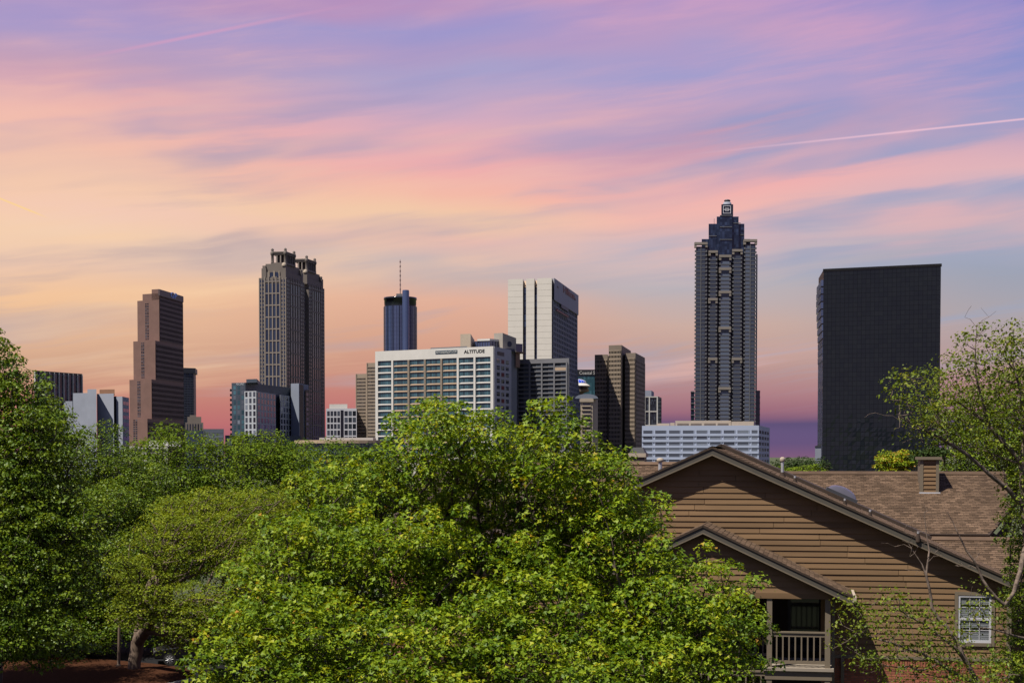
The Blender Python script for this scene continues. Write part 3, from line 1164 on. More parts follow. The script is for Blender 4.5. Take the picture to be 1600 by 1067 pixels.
# roof: low plant room, two concrete towers, glazed lounge
b = MB()
b.box(fr, fr.at(673), fr.at(730), zt - 0.2, fr.z(700, 541.3), -9, -3)
b.build('plant_room', conc_grey, t)
b = MB()
f7 = Fr(G(719.5, 577), G(735.5, 575))
b.prism([xy(f7(0, 0, 0)), xy(f7(f7.W, 0, 0)), G(741.5, 583), G(724, 585)], zt - 0.3, 0, top=[f7.z(722, 522)] * 2 + [f7.z(739, 529)] * 2)
b.build('roof_tower', conc_beige, t)
f8 = Fr(G(742, 578), G(766, 575))
f9 = Fr(G(766, 575), G(782, 580))
b = MB()
b.prism([xy(f8(0, 0, 0)), xy(f8(f8.W, 0, 0)), xy(f9(f9.W, 0, 0)), G(770, 588), G(745, 588)], zt - 0.3, f8.z(760, 532.5))
b.build('lounge_glass', gl_blue, t)
for k in range(10):
    m = MB()
    fq, q = (f8, k / 6) if k < 7 else (f9, (k - 6) / 4)
    m.box(fq, fq.W * q - 0.07, fq.W * q + 0.07, zt - 0.3, f8.z(760, 532.5), 0, 0.15)
    m.build('lounge_mullion', dark_metal, t)
b = MB()
zl = f8.z(760, 532.4)
b.prism([xy(f8(1.2, 0.3, 0)), xy(f8(f8.W, 0.3, 0)), xy(f9(f9.W, 0.3, 0)), G(771, 588), G(748, 588)], zl, zl + 0.7)
b.build('lounge_roof', paint_white, t)
f10 = Fr(G(772, 580), G(785.5, 578))
f11 = Fr(G(785.5, 578), G(806.5, 582))
b = MB()
zh = f10.z(778, 520.5)
b.prism([xy(f10(0, 0, 0)), xy(f10(f10.W, 0, 0)), xy(f11(f11.W, 0, 0)), G(800, 590), G(776, 590)], zt - 0.3, zh - 1.0, top=[zh, zh, zh - 1.6, zh - 0.6, zh])
b.build('lift_tower', mat('lift_tower_concrete', (0.22, 0.20, 0.175), 0.8, 0.2, 0.1, 0.3), t)
b = MB()
cc = f11(f11.at(796), 0.1, f11.z(796, 537.5))
pts = [f11(f11.at(796) + 1.05 * math.cos(q), 0.08, f11.z(796, 537.5) + 1.05 * math.sin(q)) for q in np.linspace(0, 2 * math.pi, 24)[:-1]]
b.add(pts, [tuple(range(len(pts)))])
b.build('round_emblem', mat('emblem_navy', (0.02, 0.022, 0.04), 0.5, 0.3), t)
b = MB()
b.box(f11, f11.at(789), f11.at(804), f11.z(796, 549), f11.z(796, 545), 0, 0.12)
b.build('sign_band', mat('emblem_navy', (0, 0, 0)), t)
b = MB()
f12 = Fr(G(806.5, 583), G(816.5, 585))
b.box(f12, 0, f12.W, f12.z(810, 549.5), f12.z(810, 537), -6, 0)
b.build('corner_lounge', gl_blue, t)
b = MB()
b.box(f12, -0.3, f12.W + 0.5, f12.z(810, 551), f12.z(810, 549.6), -6, 0.4)
b.box(f12, 0.2, f12.W * 0.6, zt - 6, f12.z(810, 551), -5, -0.5)
b.build('lounge_slab', mat('rust_slab', (0.16, 0.10, 0.07), 0.8, 0.2), t)

# ---- lower grey wing
fr = Fr(G(807.5, 592), G(889, 583))
t = thing('grey_wing', 'grey concrete block with four bays of dark ribbon windows', 'apartment building', fr(0, 0, 0))
zt = fr.z(850, 560.5)
b = MB()
b.box(fr, 0, fr.W, 0, zt, -16, 0)
b.build('wall', conc_grey, t)
frame = mat('grey_frame', (0.11, 0.11, 0.12), 0.8, 0.2, 0.08, 0.2)
ua, ub = fr.at(809), fr.at(886)
z0 = zt - 1.6
rh = 6.75 * 588 / F
cw = (ub - ua) / 4
wmm = MB()
lf = local_fr()
for q in range(2):
    wmm.quad(lf, cw * 0.03 + q * cw * 0.47, cw * 0.03 + (q + 1) * cw * 0.47 - 0.12, 0, rh * 0.68, 0.0, 0, random.random())
wm_ = wmm.mesh('window', gl_dark)
for i in range(4):
    for j in range(18):
        inst('window', wm_, t, fr(ua + i * cw + 0.1, 0.02, z0 - (j + 1) * rh + 0.25), fr.rz)
for i in range(5):
    b = MB()
    b.box(fr, ua + i * cw - 0.28, ua + i * cw + 0.28, 0, z0, 0, 0.55)
    b.build('pier', frame, t)
for j in range(19):
    b = MB()
    b.box(fr, ua, ub, z0 - j * rh - 0.08, z0 - j * rh + 0.32, 0, 0.4)
    b.build('floor_edge', frame, t)
b = MB()
b.box(fr, ua + 3 * cw + 0.3, ub - 0.3, z0 - 2 * rh + 0.4, z0 - rh - 0.2, 0.3, 0.45)
b.build('pale_awning', paint_tan, t)

# ---- white hotel slab with flared dark side
Cn = G(863, 700)
a3 = math.radians(10.3)
L3 = 77
Rn = (Cn[0] + math.sin(a3) * L3, Cn[1] + math.cos(a3) * L3)
fl = Fr(G(795, 706), Cn)
frr = Fr(Cn, Rn)
t = thing('hotel_slab', 'white hotel tower with two dark slots and flared gridded side', 'hotel tower', (*Cn, 0))
zt = fl.z(862, 434.5)
b = MB()
b.prism([G(795, 706), Cn, Rn, (Rn[0] - 19, Rn[1] + 3)], 0, zt - 3)
b.build('core', gl_dark, t)
segs = [(795, 818.2), (823.2, 836), (840.2, 863)]
panelw = mat('white_precast', (0.42, 0.395, 0.355), 0.75, 0.2, 0.05, 0.2)
for (p0, p1) in segs:
    u0, u1 = max(0, fl.at(p0)), min(fl.W, fl.at(p1))
    n = 34
    hh = (zt - 0) / n
    for j in range(n):
        b = MB()
        b.box(fl, u0, u1, j * hh, (j + 1) * hh - 0.06, -4.0, 1.2)
        b.build('precast_panel', panelw, t)
for (p0, p1) in ((818.2, 823.2), (836, 840.2)):
    u0, u1 = fl.at(p0), fl.at(p1)
    b = MB()
    zz = fl.z(820, 449)
    b.hexa([fl(u0, 0.3, zz), fl(u1, 0.3, zz), fl(u1, -4, zz), fl(u0, -4, zz), fl(u0, -3.6, zt - 0.5), fl(u1, -3.6, zt - 0.5), fl(u1, -4, zt - 0.5), fl(u0, -4, zt - 0.5)])
    b.build('slot_head', paint_tan, t)
    mg = MB()
    for j in range(38):
        mg.quad(fl, u0, u1, zz - (j + 1) * 2.9, zz - j * 2.9 - 0.35, 0.25, 0, random.random())
    mg.build('slot_glazing', gl_navy, t, kind='stuff')
# flared side: cells step outwards towards the ground
frame = mat('grey_precast', (0.165, 0.17, 0.195), 0.8, 0.2, 0.08, 0.1)


def flare(z):
    q = max(0.0, (54.0 - z) / 54.0)
    return 13.0 * q ** 1.7


zp = zt - 9.5
mw, mg = MB(), MB()
rows, cols = 30, 15
zs_ = [12 + (zp - 12) * j / rows for j in range(rows + 1)]
for j in range(rows):
    za, zb = zs_[j], zs_[j + 1]
    fa_, fb_ = flare(za), flare(zb)
    for i in range(cols):
        u0, u1 = L3 * i / cols, L3 * (i + 1) / cols
        mg.add([frr(u0, fa_ + 0.1, za), frr(u1, fa_ + 0.1, za), frr(u1, fb_ + 0.1, zb), frr(u0, fb_ + 0.1, zb)], [(0, 1, 2, 3)], 0, random.random())
    for i in range(cols + 1):
        u = L3 * i / cols
        u0, u1 = max(0, u - 0.75), min(L3, u + 0.75)
        mw.hexa([frr(u0, fa_ + 0.35, za), frr(u1, fa_ + 0.35, za), frr(u1, fa_, za), frr(u0, fa_, za), frr(u0, fb_ + 0.35, zb), frr(u1, fb_ + 0.35, zb), frr(u1, fb_, zb), frr(u0, fb_, zb)])
    mw.box(frr, 0, L3, za - 0.36, za + 0.36, fa_, fa_ + 0.3)
mw.build('side_grid', frame, t, kind='stuff')
mg.build('glazing', gl_navy, t, kind='stuff')
b = MB()
b.box(frr, 0, L3, zp, zt, -3, 0.8)
b.build('parapet', mat('parapet_grey', (0.24, 0.24, 0.27), 0.8, 0.2, 0.06, 0.1), t)
b = MB()
prev = None
for z in (0, 6, 12, 20, 30, 46):
    prof = [(0, z, flare(z))]
for u0, u1 in ((0.0, L3),):
    zl = [0, 6, 12.2]
    for q in range(2):
        za, zb = zl[q], zl[q + 1]
        b.hexa([frr(u0, flare(za) + 0.9, za), frr(u1, flare(za) + 0.9, za), frr(u1, 0, za), frr(u0, 0, za), frr(u0, flare(zb) + 0.9, zb), frr(u1, flare(zb) + 0.9, zb), frr(u1, 0, zb), frr(u0, 0, zb)])
b.build('flared_base', mat('base_concrete', (0.12, 0.12, 0.137), 0.85, 0.2, 0.1, 0.1), t)
b = MB()
# near cheek of the flare
zz = [0, 6, 12, 20, 28, 36, 46, 54]
pl = [frr(0, flare(z) + 0.9, z) for z in zz] + [frr(0, 0.05, 54), frr(0, 0.05, 0)]
pl2 = [p + frr.u * 1.5 for p in pl]
n = len(pl)
b.add(pl + pl2, [tuple(range(n)), tuple(range(2 * n - 1, n - 1, -1))] + [(i, n + i, n + (i + 1) % n, (i + 1) % n) for i in range(n)])
b.build('flare_cheek', mat('base_concrete', (0, 0, 0)), t)
red = mat('dark_red_sign', (0.10, 0.012, 0.02), 0.5, 0.3)
text_obj('Hilton', t, frr, frr.at(886), frr.z(886, 457.5), 3.0, 0.9, red, width=frr.at(895) - frr.at(877.5), bold=0.03)
for px in (868.5, 895.8):
    b = MB()
    u = frr.at(px)
    b.box(frr, u - 1.6, u + 1.6, frr.z(px, 434.5 + (px - 863) * 0.7 + 11.5), frr.z(px, 434.5 + (px - 863) * 0.7 + 9.3), 0.8, 0.95)
    b.build('parapet_vent', blackpaint, t)
b = MB()
b.box(frr, frr.at(873.5), frr.at(884.6), frr.z(879, 484), frr.z(879, 478.5), 0.8, 1.0)
b.build('blue_sign_panel', mat('dark_blue_panel', (0.006, 0.022, 0.06), 0.5, 0.3), t)
b = MB()
b.box(frr, frr.at(866), frr.at(885), frr.z(876, 491.5), frr.z(876, 488.5), 0.8, 1.0)
b.build('red_sign_panel', red, t)

# ---- teal glass office with black sign band
fr = Fr(G(896, 905), G(940, 905))
t = thing('teal_office', 'teal glass office with black sign band, half hidden by the brown tower', 'office building', fr(0, 0, 0))
zt = fr.z(915, 577.5)
zb = fr.z(915, 586)
b = MB()
b.box(fr, 0, fr.W, 0, zb, -20, 0)
b.build('core', gl_teal, t)
b = MB()
b.box(fr, -0.2, fr.W + 0.2, zb, zt, -20, 0.4)
b.build('sign_band', blackpaint, t)
mg = MB()
facade(None, mg, fr, 0, fr.W, 30, zb, 14, 12, 0, 0, 0, mull=0.12, lo=0.4)
mg.build('glazing', gl_teal, t, kind='stuff')
text_obj('Coastal S', t, fr, fr.at(917.2), fr.z(916, 582.3), 1.9, 0.45, paint_white, width=fr.at(929.3) - fr.at(904.8), bold=0.0)

# ---- blue domed revolving restaurant
Ds = 800
cs = G(903.5, Ds)
k = Ds / F
t = thing('saucer_restaurant', 'blue domed saucer on a stalk peeping out beside the flared hotel', 'rooftop restaurant', (*cs, 0))
b = MB()
z = lambda py: Zt(py, Ds)
b.lathe(cs, [(2.6, 0), (2.6, z(612))], 20)
b.build('stalk', conc_beige, t)
b = MB()
b.lathe(cs, [(6 * k, z(614.5)), (16 * k, z(612)), (16.6 * k, z(608.5)), (15 * k, z(608.4))], 32, smooth=False)
b.build('lower_disc', conc_beige, t)
b = MB()
b.lathe(cs, [(15.2 * k, z(608.6)), (15.2 * k, z(604.5))], 32)
b.build('window_ring', gl_dark, t)
b = MB()
b.lathe(cs, [(17.5 * k, z(604.6)), (18.5 * k, z(603)), (16 * k, z(601)), (12.5 * k, z(599)), (12 * k, z(598.6))], 32, smooth=False)
b.build('roof_disc', paint_white, t)
b = MB()
b.lathe(cs, [(12.4 * k * math.cos(q), z(598.8) + 6.3 * k * math.sin(q)) for q in np.linspace(0, 1.5, 8)], 32)
b.build('blue_dome', mat('blue_dome', (0.02, 0.06, 0.42), 0.25, 0.6, 0.15, 0.3), t)
for q in range(16):
    a = 2 * math.pi * q / 16
    m = MB()
    pts = [Vector((cs[0] + 12.5 * k * math.cos(p) * math.cos(a), cs[1] + 12.5 * k * math.cos(p) * math.sin(a), z(598.8) + 6.4 * k * math.sin(p))) for p in np.linspace(0, 1.45, 5)]
    for i in range(4):
        m.tube(pts[i], pts[i + 1], 0.09, n=4, cap=False)
    m.build('dome_rib', paint_white, t)

# ---- beige hotel wing below the saucer
fr = Fr(G(907, 690), G(926, 690))
fq = Fr(G(926, 690), G(934, 705))
t = thing('beige_wing', 'beige balconied block with arched skylight below the saucer', 'building', fr(0, 0, 0))
zt = fr.z(915, 622.5)
b = MB()
b.prism([xy(fr(0, 0, 0)), xy(fr(fr.W, 0, 0)), xy(fq(fq.W, 0, 0)), xy(fr(0, -20, 0))], 0, zt)
b.build('wall', conc_beige, t)
for j in range(15):
    w = MB()
    za = zt - 2.9 - j * 1.75
    w.box(fr, 1.0, fr.W - 1.0, za, za + 0.85, -0.3, 0.05)
    w.build('balcony_opening', gl_dark, t)
    w = MB()
    w.box(fr, 0.4, fr.W - 0.8, za - 0.62, za - 0.05, 0, 0.5)
    w.build('balcony_edge', conc_beige, t)
b = MB()
cz = zt
pts = [(fr.W * 0.5 + 5.0 * math.cos(q), cz + 2.0 * math.sin(q)) for q in np.linspace(0, math.pi, 13)]
n = len(pts)
b.add([fr(u, -0.5, zz) for u, zz in pts] + [fr(u, -10, zz) for u, zz in pts], [tuple(range(n))] + [(i, n + i, n + i + 1, i + 1) for i in range(n - 1)])
b.build('arched_skylight', gl_grey, t)
b = MB()
b.box(fr, -0.4, fr.W + 0.3, zt - 1.5, zt - 0.2, 0, 0.6)
b.build('cornice', conc_beige, t)

# ---- brown precast tower in vertical slabs
t = thing('brown_tower', 'dark brown office tower of vertical slabs with a diagonal shadow across it', 'tower', (*G(960, 800), 0))
mw, mg = MB(), MB()
D0 = 800
sl = []
for (p0, d0, p1, d1, py, back_) in ((929, 781, 949.3, 778, 554, 30), (950.8, 774, 970.8, 771, 539.3, 34), (976, 776, 992.5, 773.5, 551.5, 0)):
    fq = Fr(G(p0, d0), G(p1, d1))
    zt = fq.z((p0 + p1) / 2, py)
    b = MB()
    if back_:
        rb = G(p1 + (14.5 if p0 > 940 else 2), 815)
        b.prism([xy(fq(0, 0, 0)), xy(fq(fq.W, 0, 0)), rb, xy(fq(0, -30, 0))], 0, zt)
    else:
        fz = Fr(G(p1, d1), G(1007.3, 813))
        b.prism([xy(fq(0, 0, 0)), xy(fq(fq.W, 0, 0)), xy(fz(fz.W, 0, 0)), xy(fq(0, -34, 0))], 0, zt)
        mg2 = MB()
        mw2 = MB()
        facade(mw2, mg2, fz, 0.8, fz.W - 0.8, zt - 3 - 2.14 * 25, zt - 3, 16, 25, 0.9, 1.25, 0.25)
        mw2.build('side_frame', mat('side_precast', (0.17, 0.135, 0.11), 0.75, 0.2, 0.1, 0.1), t, kind='stuff')
        mg2.build('side_glazing', gl_dark, t, kind='stuff')
    b.build('slab', mat('brown_precast_wall', (0.13, 0.105, 0.085), 0.75, 0.2, 0.1, 0.15), t)
    facade(mw, mg, fq, 0.25, fq.W - 0.25, zt - 2.4 - 2.14 * 26, zt - 2.4, 8, 26, 0.22, 0.95, 0.42)
mw.build('facade_frame', granite_brown, t, kind='stuff')
mg.build('glazing', gl_dark, t, kind='stuff')
for (p0, p1) in ((949, 951.2), (970.5, 976.3)):
    b = MB()
    fq = Fr(G(p0, 787), G(p1, 787))
    b.box(fq, 0, fq.W, 0, fq.z(p0, 556), -10, 0)
    b.build('recess', dark_metal, t)

# ---- small white framed tower
fr = Fr(G(1005, 900), G(1027.3, 900))
fq = Fr(G(1027.3, 900), G(1033.4, 925))
t = thing('framed_tower', 'small dark glass tower with white frame beside the brown tower', 'tower', fr(0, 0, 0))
zt = fr.z(1018, 619)
b = MB()
b.prism([xy(fr(0, 0, 0)), xy(fr(fr.W, 0, 0)), xy(fq(fq.W, 0, 0)), xy(fr(0, -24, 0))], 0, zt)
b.build('core', dark_metal, t)
mg = MB()
facade(None, mg, fr, 0, fr.W, 5, zt - 1, 12, 22, 0, 0, 0, mull=0.12)
facade(None, mg, fq, 0, fq.W, 5, zt - 1, 8, 22, 0, 0, 0, mull=0.12)
mg.build('glazing', gl_dark, t, kind='stuff')
for px in (1007.3, 1014.3, 1026.6):
    b = MB()
    u = fr.at(px)
    b.box(fr, u - 0.3, u + 0.3, 0, zt, 0, 0.5)
    b.build('white_pier', paint_white, t)
for py in (620, 642.7, 664.5):
    b = MB()
    zq = fr.z(1018, py)
    b.box(fr, 0, fr.W, zq - 0.35, zq + 0.35, 0, 0.42)
    b.build('white_band', conc_white, t)
b = MB()
b.prism([G(1007, 904), G(1017.5, 904), G(1021.5, 915), G(1009, 918)], zt, 0, top=[fr.z(1010, 609.5)] * 2 + [fr.z(1010, 611)] * 2)
b.build('penthouse', conc_blue, t)

# ---- tall dark tower with stepped glass crown
Dt = 1150
kt = Dt / F
t = thing('crowned_tower', 'tallest dark tower with stepped glass crown and square white emblem', 'skyscraper', (*G(1131, Dt), 0))
fr = Fr(G(1084, Dt), G(1179.8, Dt))
X_ = lambda px: fr.at(px)
Zp = lambda py: Zt(py, Dt, 1130)
capm = mat('cap_granite', (0.16, 0.14, 0.12), 0.7, 0.2, 0.08, 0.2)
b = MB()
b.box(fr, X_(1086), X_(1178), 0, Zp(385), -44, -2.2)
b.build('core', gl_dark, t)
gl_slate = glass('slate_glass', (0.042, 0.052, 0.075), 0.15, 0.5, 0.3, tint=(0.065, 0.08, 0.108))
gl_slate2 = glass('slate_glass_pale', (0.055, 0.068, 0.098), 0.15, 0.5, 0.3, tint=(0.06, 0.07, 0.095))
bays = [(1084, 1102.8, 381.5, 2), (1105.8, 1118.6, 394.5, 1), (1122, 1139.6, 401.5, 1), (1142.4, 1157.2, 392.5, 1), (1160.4, 1179.8, 377, 2)]
fh = 6.1 * kt
spm = mat('spandrel_grey', (0.085, 0.087, 0.095), 0.7, 0.25, 0.1, 0.2)
caps = [[], [470, 563], [423, 459, 515, 609], [563], []]
for bi, (p0, p1, py, ncell) in enumerate(bays):
    u0, u1 = X_(p0), X_(p1)
    zt = Zp(py)
    d1 = 2.2 if bi in (0, 4) else (3.0 if bi == 2 else 2.4)
    b = MB()
    b.box(fr, u0 + 0.8, u1 - 0.8, 0, zt - 2, -2.5, d1 - 0.3)
    b.build('bay', gl_dark, t)
    w = u1 - u0
    wmm, smm = MB(), MB()
    for q in range(ncell):
        wmm.quad(lf, 1.0 + q * (w - 2) / ncell, 1.0 + (q + 1) * (w - 2) / ncell - (0.4 if ncell > 1 else 0), 0, fh * 0.72, 0, 0, random.random())
    wmesh = [wmm.mesh('window', m_) for m_ in (gl_slate, gl_slate2)]
    smm.box(lf, 0.0, w, -0.25, 0.25, -0.9, 0.08)
    smm.box(lf, 0, 1.0, 0.28, fh * 0.45, -0.9, 0.12)
    smm.box(lf, w - 1.0, w, 0.28, fh * 0.45, -0.9, 0.12)
    smesh = smm.mesh('spandrel', spm)
    nfl = int((zt - 10) / fh)
    for j in range(nfl):
        zf = zt - 3.0 - (j + 1) * fh
        inst('window', wmesh[random.random() < 0.5], t, fr(u0, d1 - 0.12, zf + fh * 0.14), fr.rz)
        inst('spandrel', smesh, t, fr(u0, d1, zf), fr.rz)
    if ncell == 2:
        b = MB()
        b.box(fr, (u0 + u1) / 2 - 0.28, (u0 + u1) / 2 + 0.28, 0, zt - 3, d1 - 0.5, d1 + 0.2)
        b.build('centre_mullion', spm, t)
    for pc in [py + 1.5] + caps[bi]:
        b = MB()
        zc = Zp(pc)
        b.box(fr, u0 - 0.3, u1 + 0.3, zc, zc + 1.7, -1.5, d1 + 0.9)
        b.box(fr, u0 - 0.3, u0 + 1.2, zc - 2.0, zc, -1.5, d1 + 0.7)
        b.box(fr, u1 - 1.2, u1 + 0.3, zc - 2.0, zc, -1.5, d1 + 0.7)
        b.build('cornice', capm, t)
# stepped crown
crown = glass('crown_glass', (0.010, 0.018, 0.040), 0.12, 0.5, 0.4, tint=(0.02, 0.03, 0.06))
for (p0, p1, ya, yb, d0, d1) in ((1095, 1170.8, 372.5, 405, -38, -4), (1106, 1161.5, 349.5, 405, -34, -1), (1118, 1152, 338.8, 405, -30, 0.8), (1122.5, 1141.5, 337.5, 410, -26, 2.2)):
    mid_ = (p0 + p1) / 2
    b = MB()
    mg = MB()
    u0, u1 = X_(p0), X_(p1)
    z0, z1 = Zp(yb), Zp(ya)
    b.box(fr, u0, u1, z0, z1, d0, d1)
    b.build('crown_step', crown, t)
    nc, nr = max(4, int((u1 - u0) / 1.5)), max(4, int((z1 - z0) / 2.1))
    facade(None, mg, fr, u0, u1, z0, z1 - 0.4, nc, nr, 0, 0, 0, pane=d1 + 0.05, mull=0.14)
    mg.build('crown_glazing', crown, t, kind='stuff')
for (p0, p1, ya, d) in ((1106, 1119, 368.5, -0.8), (1142, 1161, 366.5, -0.8), (1122.5, 1141.5, 355.5, 2.4), (1122.5, 1141.5, 375, 2.4), (1122.5, 1141.5, 337.6, 2.4), (1142, 1155, 349, 1.0)):
    b = MB()
    b.box(fr, X_(p0), X_(p1), Zp(ya) - 0.25, Zp(ya) + 0.25, d - 0.3, d + 0.25)
    b.build('crown_band', spm, t)
b = MB()
u0, u1 = X_(1125.3), X_(1143.6)
z0, z1 = Zp(337.2), Zp(319.6)
b.box(fr, u0, u1, z0, z1, -9, 0.4)
b.build('emblem_cube', mat('cube_navy', (0.008, 0.010, 0.022), 0.3, 0.5), t)
b = MB()
ec, ez = X_(1134.0), Zp(327.8)
s_ = 2.75
th = 0.30
for (a0_, a1_, c0_, c1_) in ((-s_, s_, s_ - th, s_), (-s_, s_, -s_, -s_ + th), (-s_, -s_ + th, -s_ + th, s_ - th), (s_ - th, s_, -s_ + th, s_ - th),
                             (-s_ + th, -0.95, -0.18, 0.18), (0.95, s_ - th, -0.18, 0.18), (-0.95, -0.45, -1.25, 1.25), (0.45, 0.95, -1.25, 1.25)):
    b.box(fr, ec + a0_, ec + a1_, ez + c0_, ez + c1_, 0.4, 0.6)
b.build('square_emblem', mat('emblem_white', (0.5, 0.5, 0.52), 0.5, 0.3), t)
b = MB()
cc = fr(X_(1134.5), -4.3, 0)
b.lathe((cc.x, cc.y), [(3.1, z1), (3.0, z1 + 1.4), (2.4, z1 + 2.2), (1.6, z1 + 2.3)], 24)
b.build('roof_drum', conc_blue, t)
b = MB()
b.lathe((cc.x, cc.y), [(1.2, z1 + 2.2), (2.2, z1 + 2.8), (2.4, z1 + 3.4), (1.8, z1 + 3.9), (0.8, z1 + 4.2)], 20)
b.build('roof_dish', dark_metal, t)
b = MB()
b.box(fr, X_(1114), X_(1114.6), Zp(350), Zp(341), -3, -2.6)
b.build('antenna', dark_metal, t)
# side wings
for (p0, p1, py, dd) in ((1079, 1084.3, 611, -8), (1179.6, 1182, 394.5, -10), (1179.6, 1187, 610, -8)):
    b = MB()
    b.box(fr, X_(p0), X_(p1), 0, Zp(py), -34, dd)
    b.build('side_wing', gl_navy, t)
    if p1 - p0 > 4:
        for j in range(12):
            s2 = MB()
            s2.box(fr, X_(p0) - 0.1, X_(p1) + 0.1, Zp(py) - j * fh * 1.5 - 0.4, Zp(py) - j * fh * 1.5 + 0.3, -30, dd + 0.4)
            s2.build('wing_band', spm, t)

# ---- low white office block with ribbon windows
fr = Fr(G(1003, 458), G(1185.5, 452))
fq = Fr(G(1185.5, 452), G(1202.5, 492))
t = thing('ribbon_block', 'low bluish white office block with ribbon windows behind the house roof', 'office building', fr(0, 0, 0))
zt = fr.z(1184, 664.5)
bw = mat('bluish_white_panel', (0.25, 0.285, 0.37), 0.6, 0.3, 0.05, 0.2)
b = MB()
b.prism([xy(fr(0, 0, 0)), xy(fr(fr.W, 0, 0)), xy(fq(fq.W, 0, 0)), xy(fr(0, -40, 0))], 0, zt)
b.build('wall', bw, t)
rh = 9.15 * 455 / F
bx_ = [1003.5, 1021.5, 1043, 1064.5, 1086, 1107, 1128.5, 1150, 1172, 1194]
for j in range(7):
    z1 = zt - 1.35 - j * rh
    for i in range(9):
        u0, u1 = fr.at(bx_[i]) + 0.28, min(fr.at(bx_[i + 1]) - 0.28, fr.W - 0.4)
        w = MB()
        w.box(fr, u0, u1, z1 - rh * 0.53, z1, -0.3, 0.03)
        w.build('ribbon_window', gl_grey, t)
    b = MB()
    b.box(fr, 0, fr.W, z1 - rh * 0.98, z1 - rh * 0.55, 0, 0.18)
    b.build('spandrel', bw, t)
    for i in range(4):
        w = MB()
        w.box(fq, 1 + i * fq.W / 4.2, (i + 0.8) * fq.W / 4.2, z1 - rh * 0.53, z1, -0.3, 0.05)
        w.build('side_window', gl_grey, t)
for i in range(1, 9):
    b = MB()
    u = fr.at(bx_[i])
    b.box(fr, u - 0.42, u - 0.28, zt - 7 * rh, zt - 1.2, 0, 0.12)
    b.box(fr, u + 0.28, u + 0.42, zt - 7 * rh, zt - 1.2, 0, 0.12)
    b.build('mullion', bw, t)
for (p0, p1, py, dd) in ((1055, 1142, 656.5, -6), (1142.6, 1177.5, 657.8, -5), (1026, 1046, 660.5, -7), (1047, 1054, 659.5, -7)):
    b = MB()
    b.box(fr, fr.at(p0), fr.at(p1), zt - 0.1, fr.z(p0, py), -20, dd)
    b.build('roof_screen', conc_beige, t)
b = MB()
for p0, p1 in ((1058, 1076), (1079, 1096), (1100, 1118), (1121, 1138)):
    b.box(fr, fr.at(p0), fr.at(p1), zt, zt + 0.75, -6.5, -5.95)
b.build('louvre', mat('louvre_brown', (0.10, 0.08, 0.065), 0.7, 0.2), t, kind='stuff')

# ---- black mirror glass tower
a4 = math.radians(23)
Bk = G(1467.5, 640)
kk = (1284.5 - 800) / F
dv = (-math.cos(a4), math.sin(a4))
W4 = (kk * Bk[1] - Bk[0]) / (dv[0] - kk * dv[1])
Ak = (Bk[0] + dv[0] * W4, Bk[1] + dv[1] * W4)
fr = Fr(Ak, Bk)
t = thing('black_tower', 'huge black mirror glass office block rising behind the house', 'office tower', (*Ak, 0))
zt = fr.z(1467, 413.2)
lb = G(1277.2, 690)
b = MB()
b.prism([Ak, Bk, (Bk[0] * 1.05, Bk[1] * 1.05), lb], 0, zt)
b.build('core', mat('tower_black', (0.006, 0.006, 0.007), 0.5, 0.15, 0.1, 0.2), t)
mg = MB()
nc, nr = 27, 46
cw, rh = fr.W / nc, (zt - 0.8) / nr
for i in range(nc):
    for j in range(nr):
        z0 = j * rh
        e = [random.gauss(0, 0.0012) for _ in range(4)]
        if j < 15:
            e = [x * (45 if 5 < i < 20 and j < 13 else 18) for x in e]
        g_ = 0.07
        mg.add([fr(i * cw + g_ / 2, 0.10 + e[0], z0 + g_), fr((i + 1) * cw - g_ / 2, 0.10 + e[1], z0 + g_), fr((i + 1) * cw - g_ / 2, 0.10 + e[2], z0 + rh), fr(i * cw + g_ / 2, 0.10 + e[3], z0 + rh)], [(0, 1, 2, 3)], 0, random.random())
mg.build('glazing', gl_black, t, kind='stuff')
b = MB()
b.box(fr, -0.2, fr.W + 0.2, zt - 0.8, zt + 0.3, -1, 0.25)
b.build('parapet', mat('tower_black', (0, 0, 0)), t)
fq = Fr(lb, Ak)
for k in range(11):
    b = MB()
    py = 440 + k * 11.5
    z1, z0 = Zt(py, 665, 1282), Zt(py + 9.5, 665, 1282)
    ext = max(0.2, 1.0 * math.exp(-((py - 462) / 55.0) ** 2))
    b.box(fq, 0.5, fq.W - 0.3, z0, z1, 0, ext, 0)
    b.build('sawtooth_bay', gl_blue, t)
mg = MB()
facade(None, mg, fq, 0.2, fq.W - 0.2, 0, zt - 30, 8, 30, 0, 0, 0, mull=0.1)
mg.build('side_glazing', gl_blue, t, kind='stuff')

# ---- sliver of a building left of the black tower
fr = Fr(G(1273.5, 560), G(1283, 560))
t = thing('corner_house', 'sliver of a grey building with dark sloping roof beside the black tower', 'building', fr(0, 0, 0))
b = MB()
zt = fr.z(1278, 698)
b.box(fr, 0, fr.W, 0, zt, -6, 0)
b.build('wall', conc_blue, t)
b = MB()
b.prism([xy(fr(-0.15, 0.2, 0)), xy(fr(fr.W, 0.2, 0)), xy(fr(fr.W, -6, 0)), xy(fr(-0.15, -6, 0))], zt, 0, top=[zt + 0.2, zt + 1.2, zt + 1.2, zt + 0.2])
b.build('roof', dark_metal, t)

# ================================================================== the house
TH = math.radians(10.3)
OV = 0.35                                   # roof overhang in front of the gable wall
peak = P(1112.7, 698, 48.0)
tv = Vector((math.cos(TH), -math.sin(TH), 0))
nv = Vector((-math.sin(TH), -math.cos(TH), 0))
O = Vector((peak.x, peak.y, 0)) - nv * OV
H = Fr((O.x, O.y), (O.x + tv.x, O.y + tv.y), False)


def HW(px, py, d=0.0):
    r = ray(px, py)
    k = ((O - CAM).dot(nv) + d) / r.dot(nv)
    p = CAM + r * k
    return (p - O).dot(tv), p.z


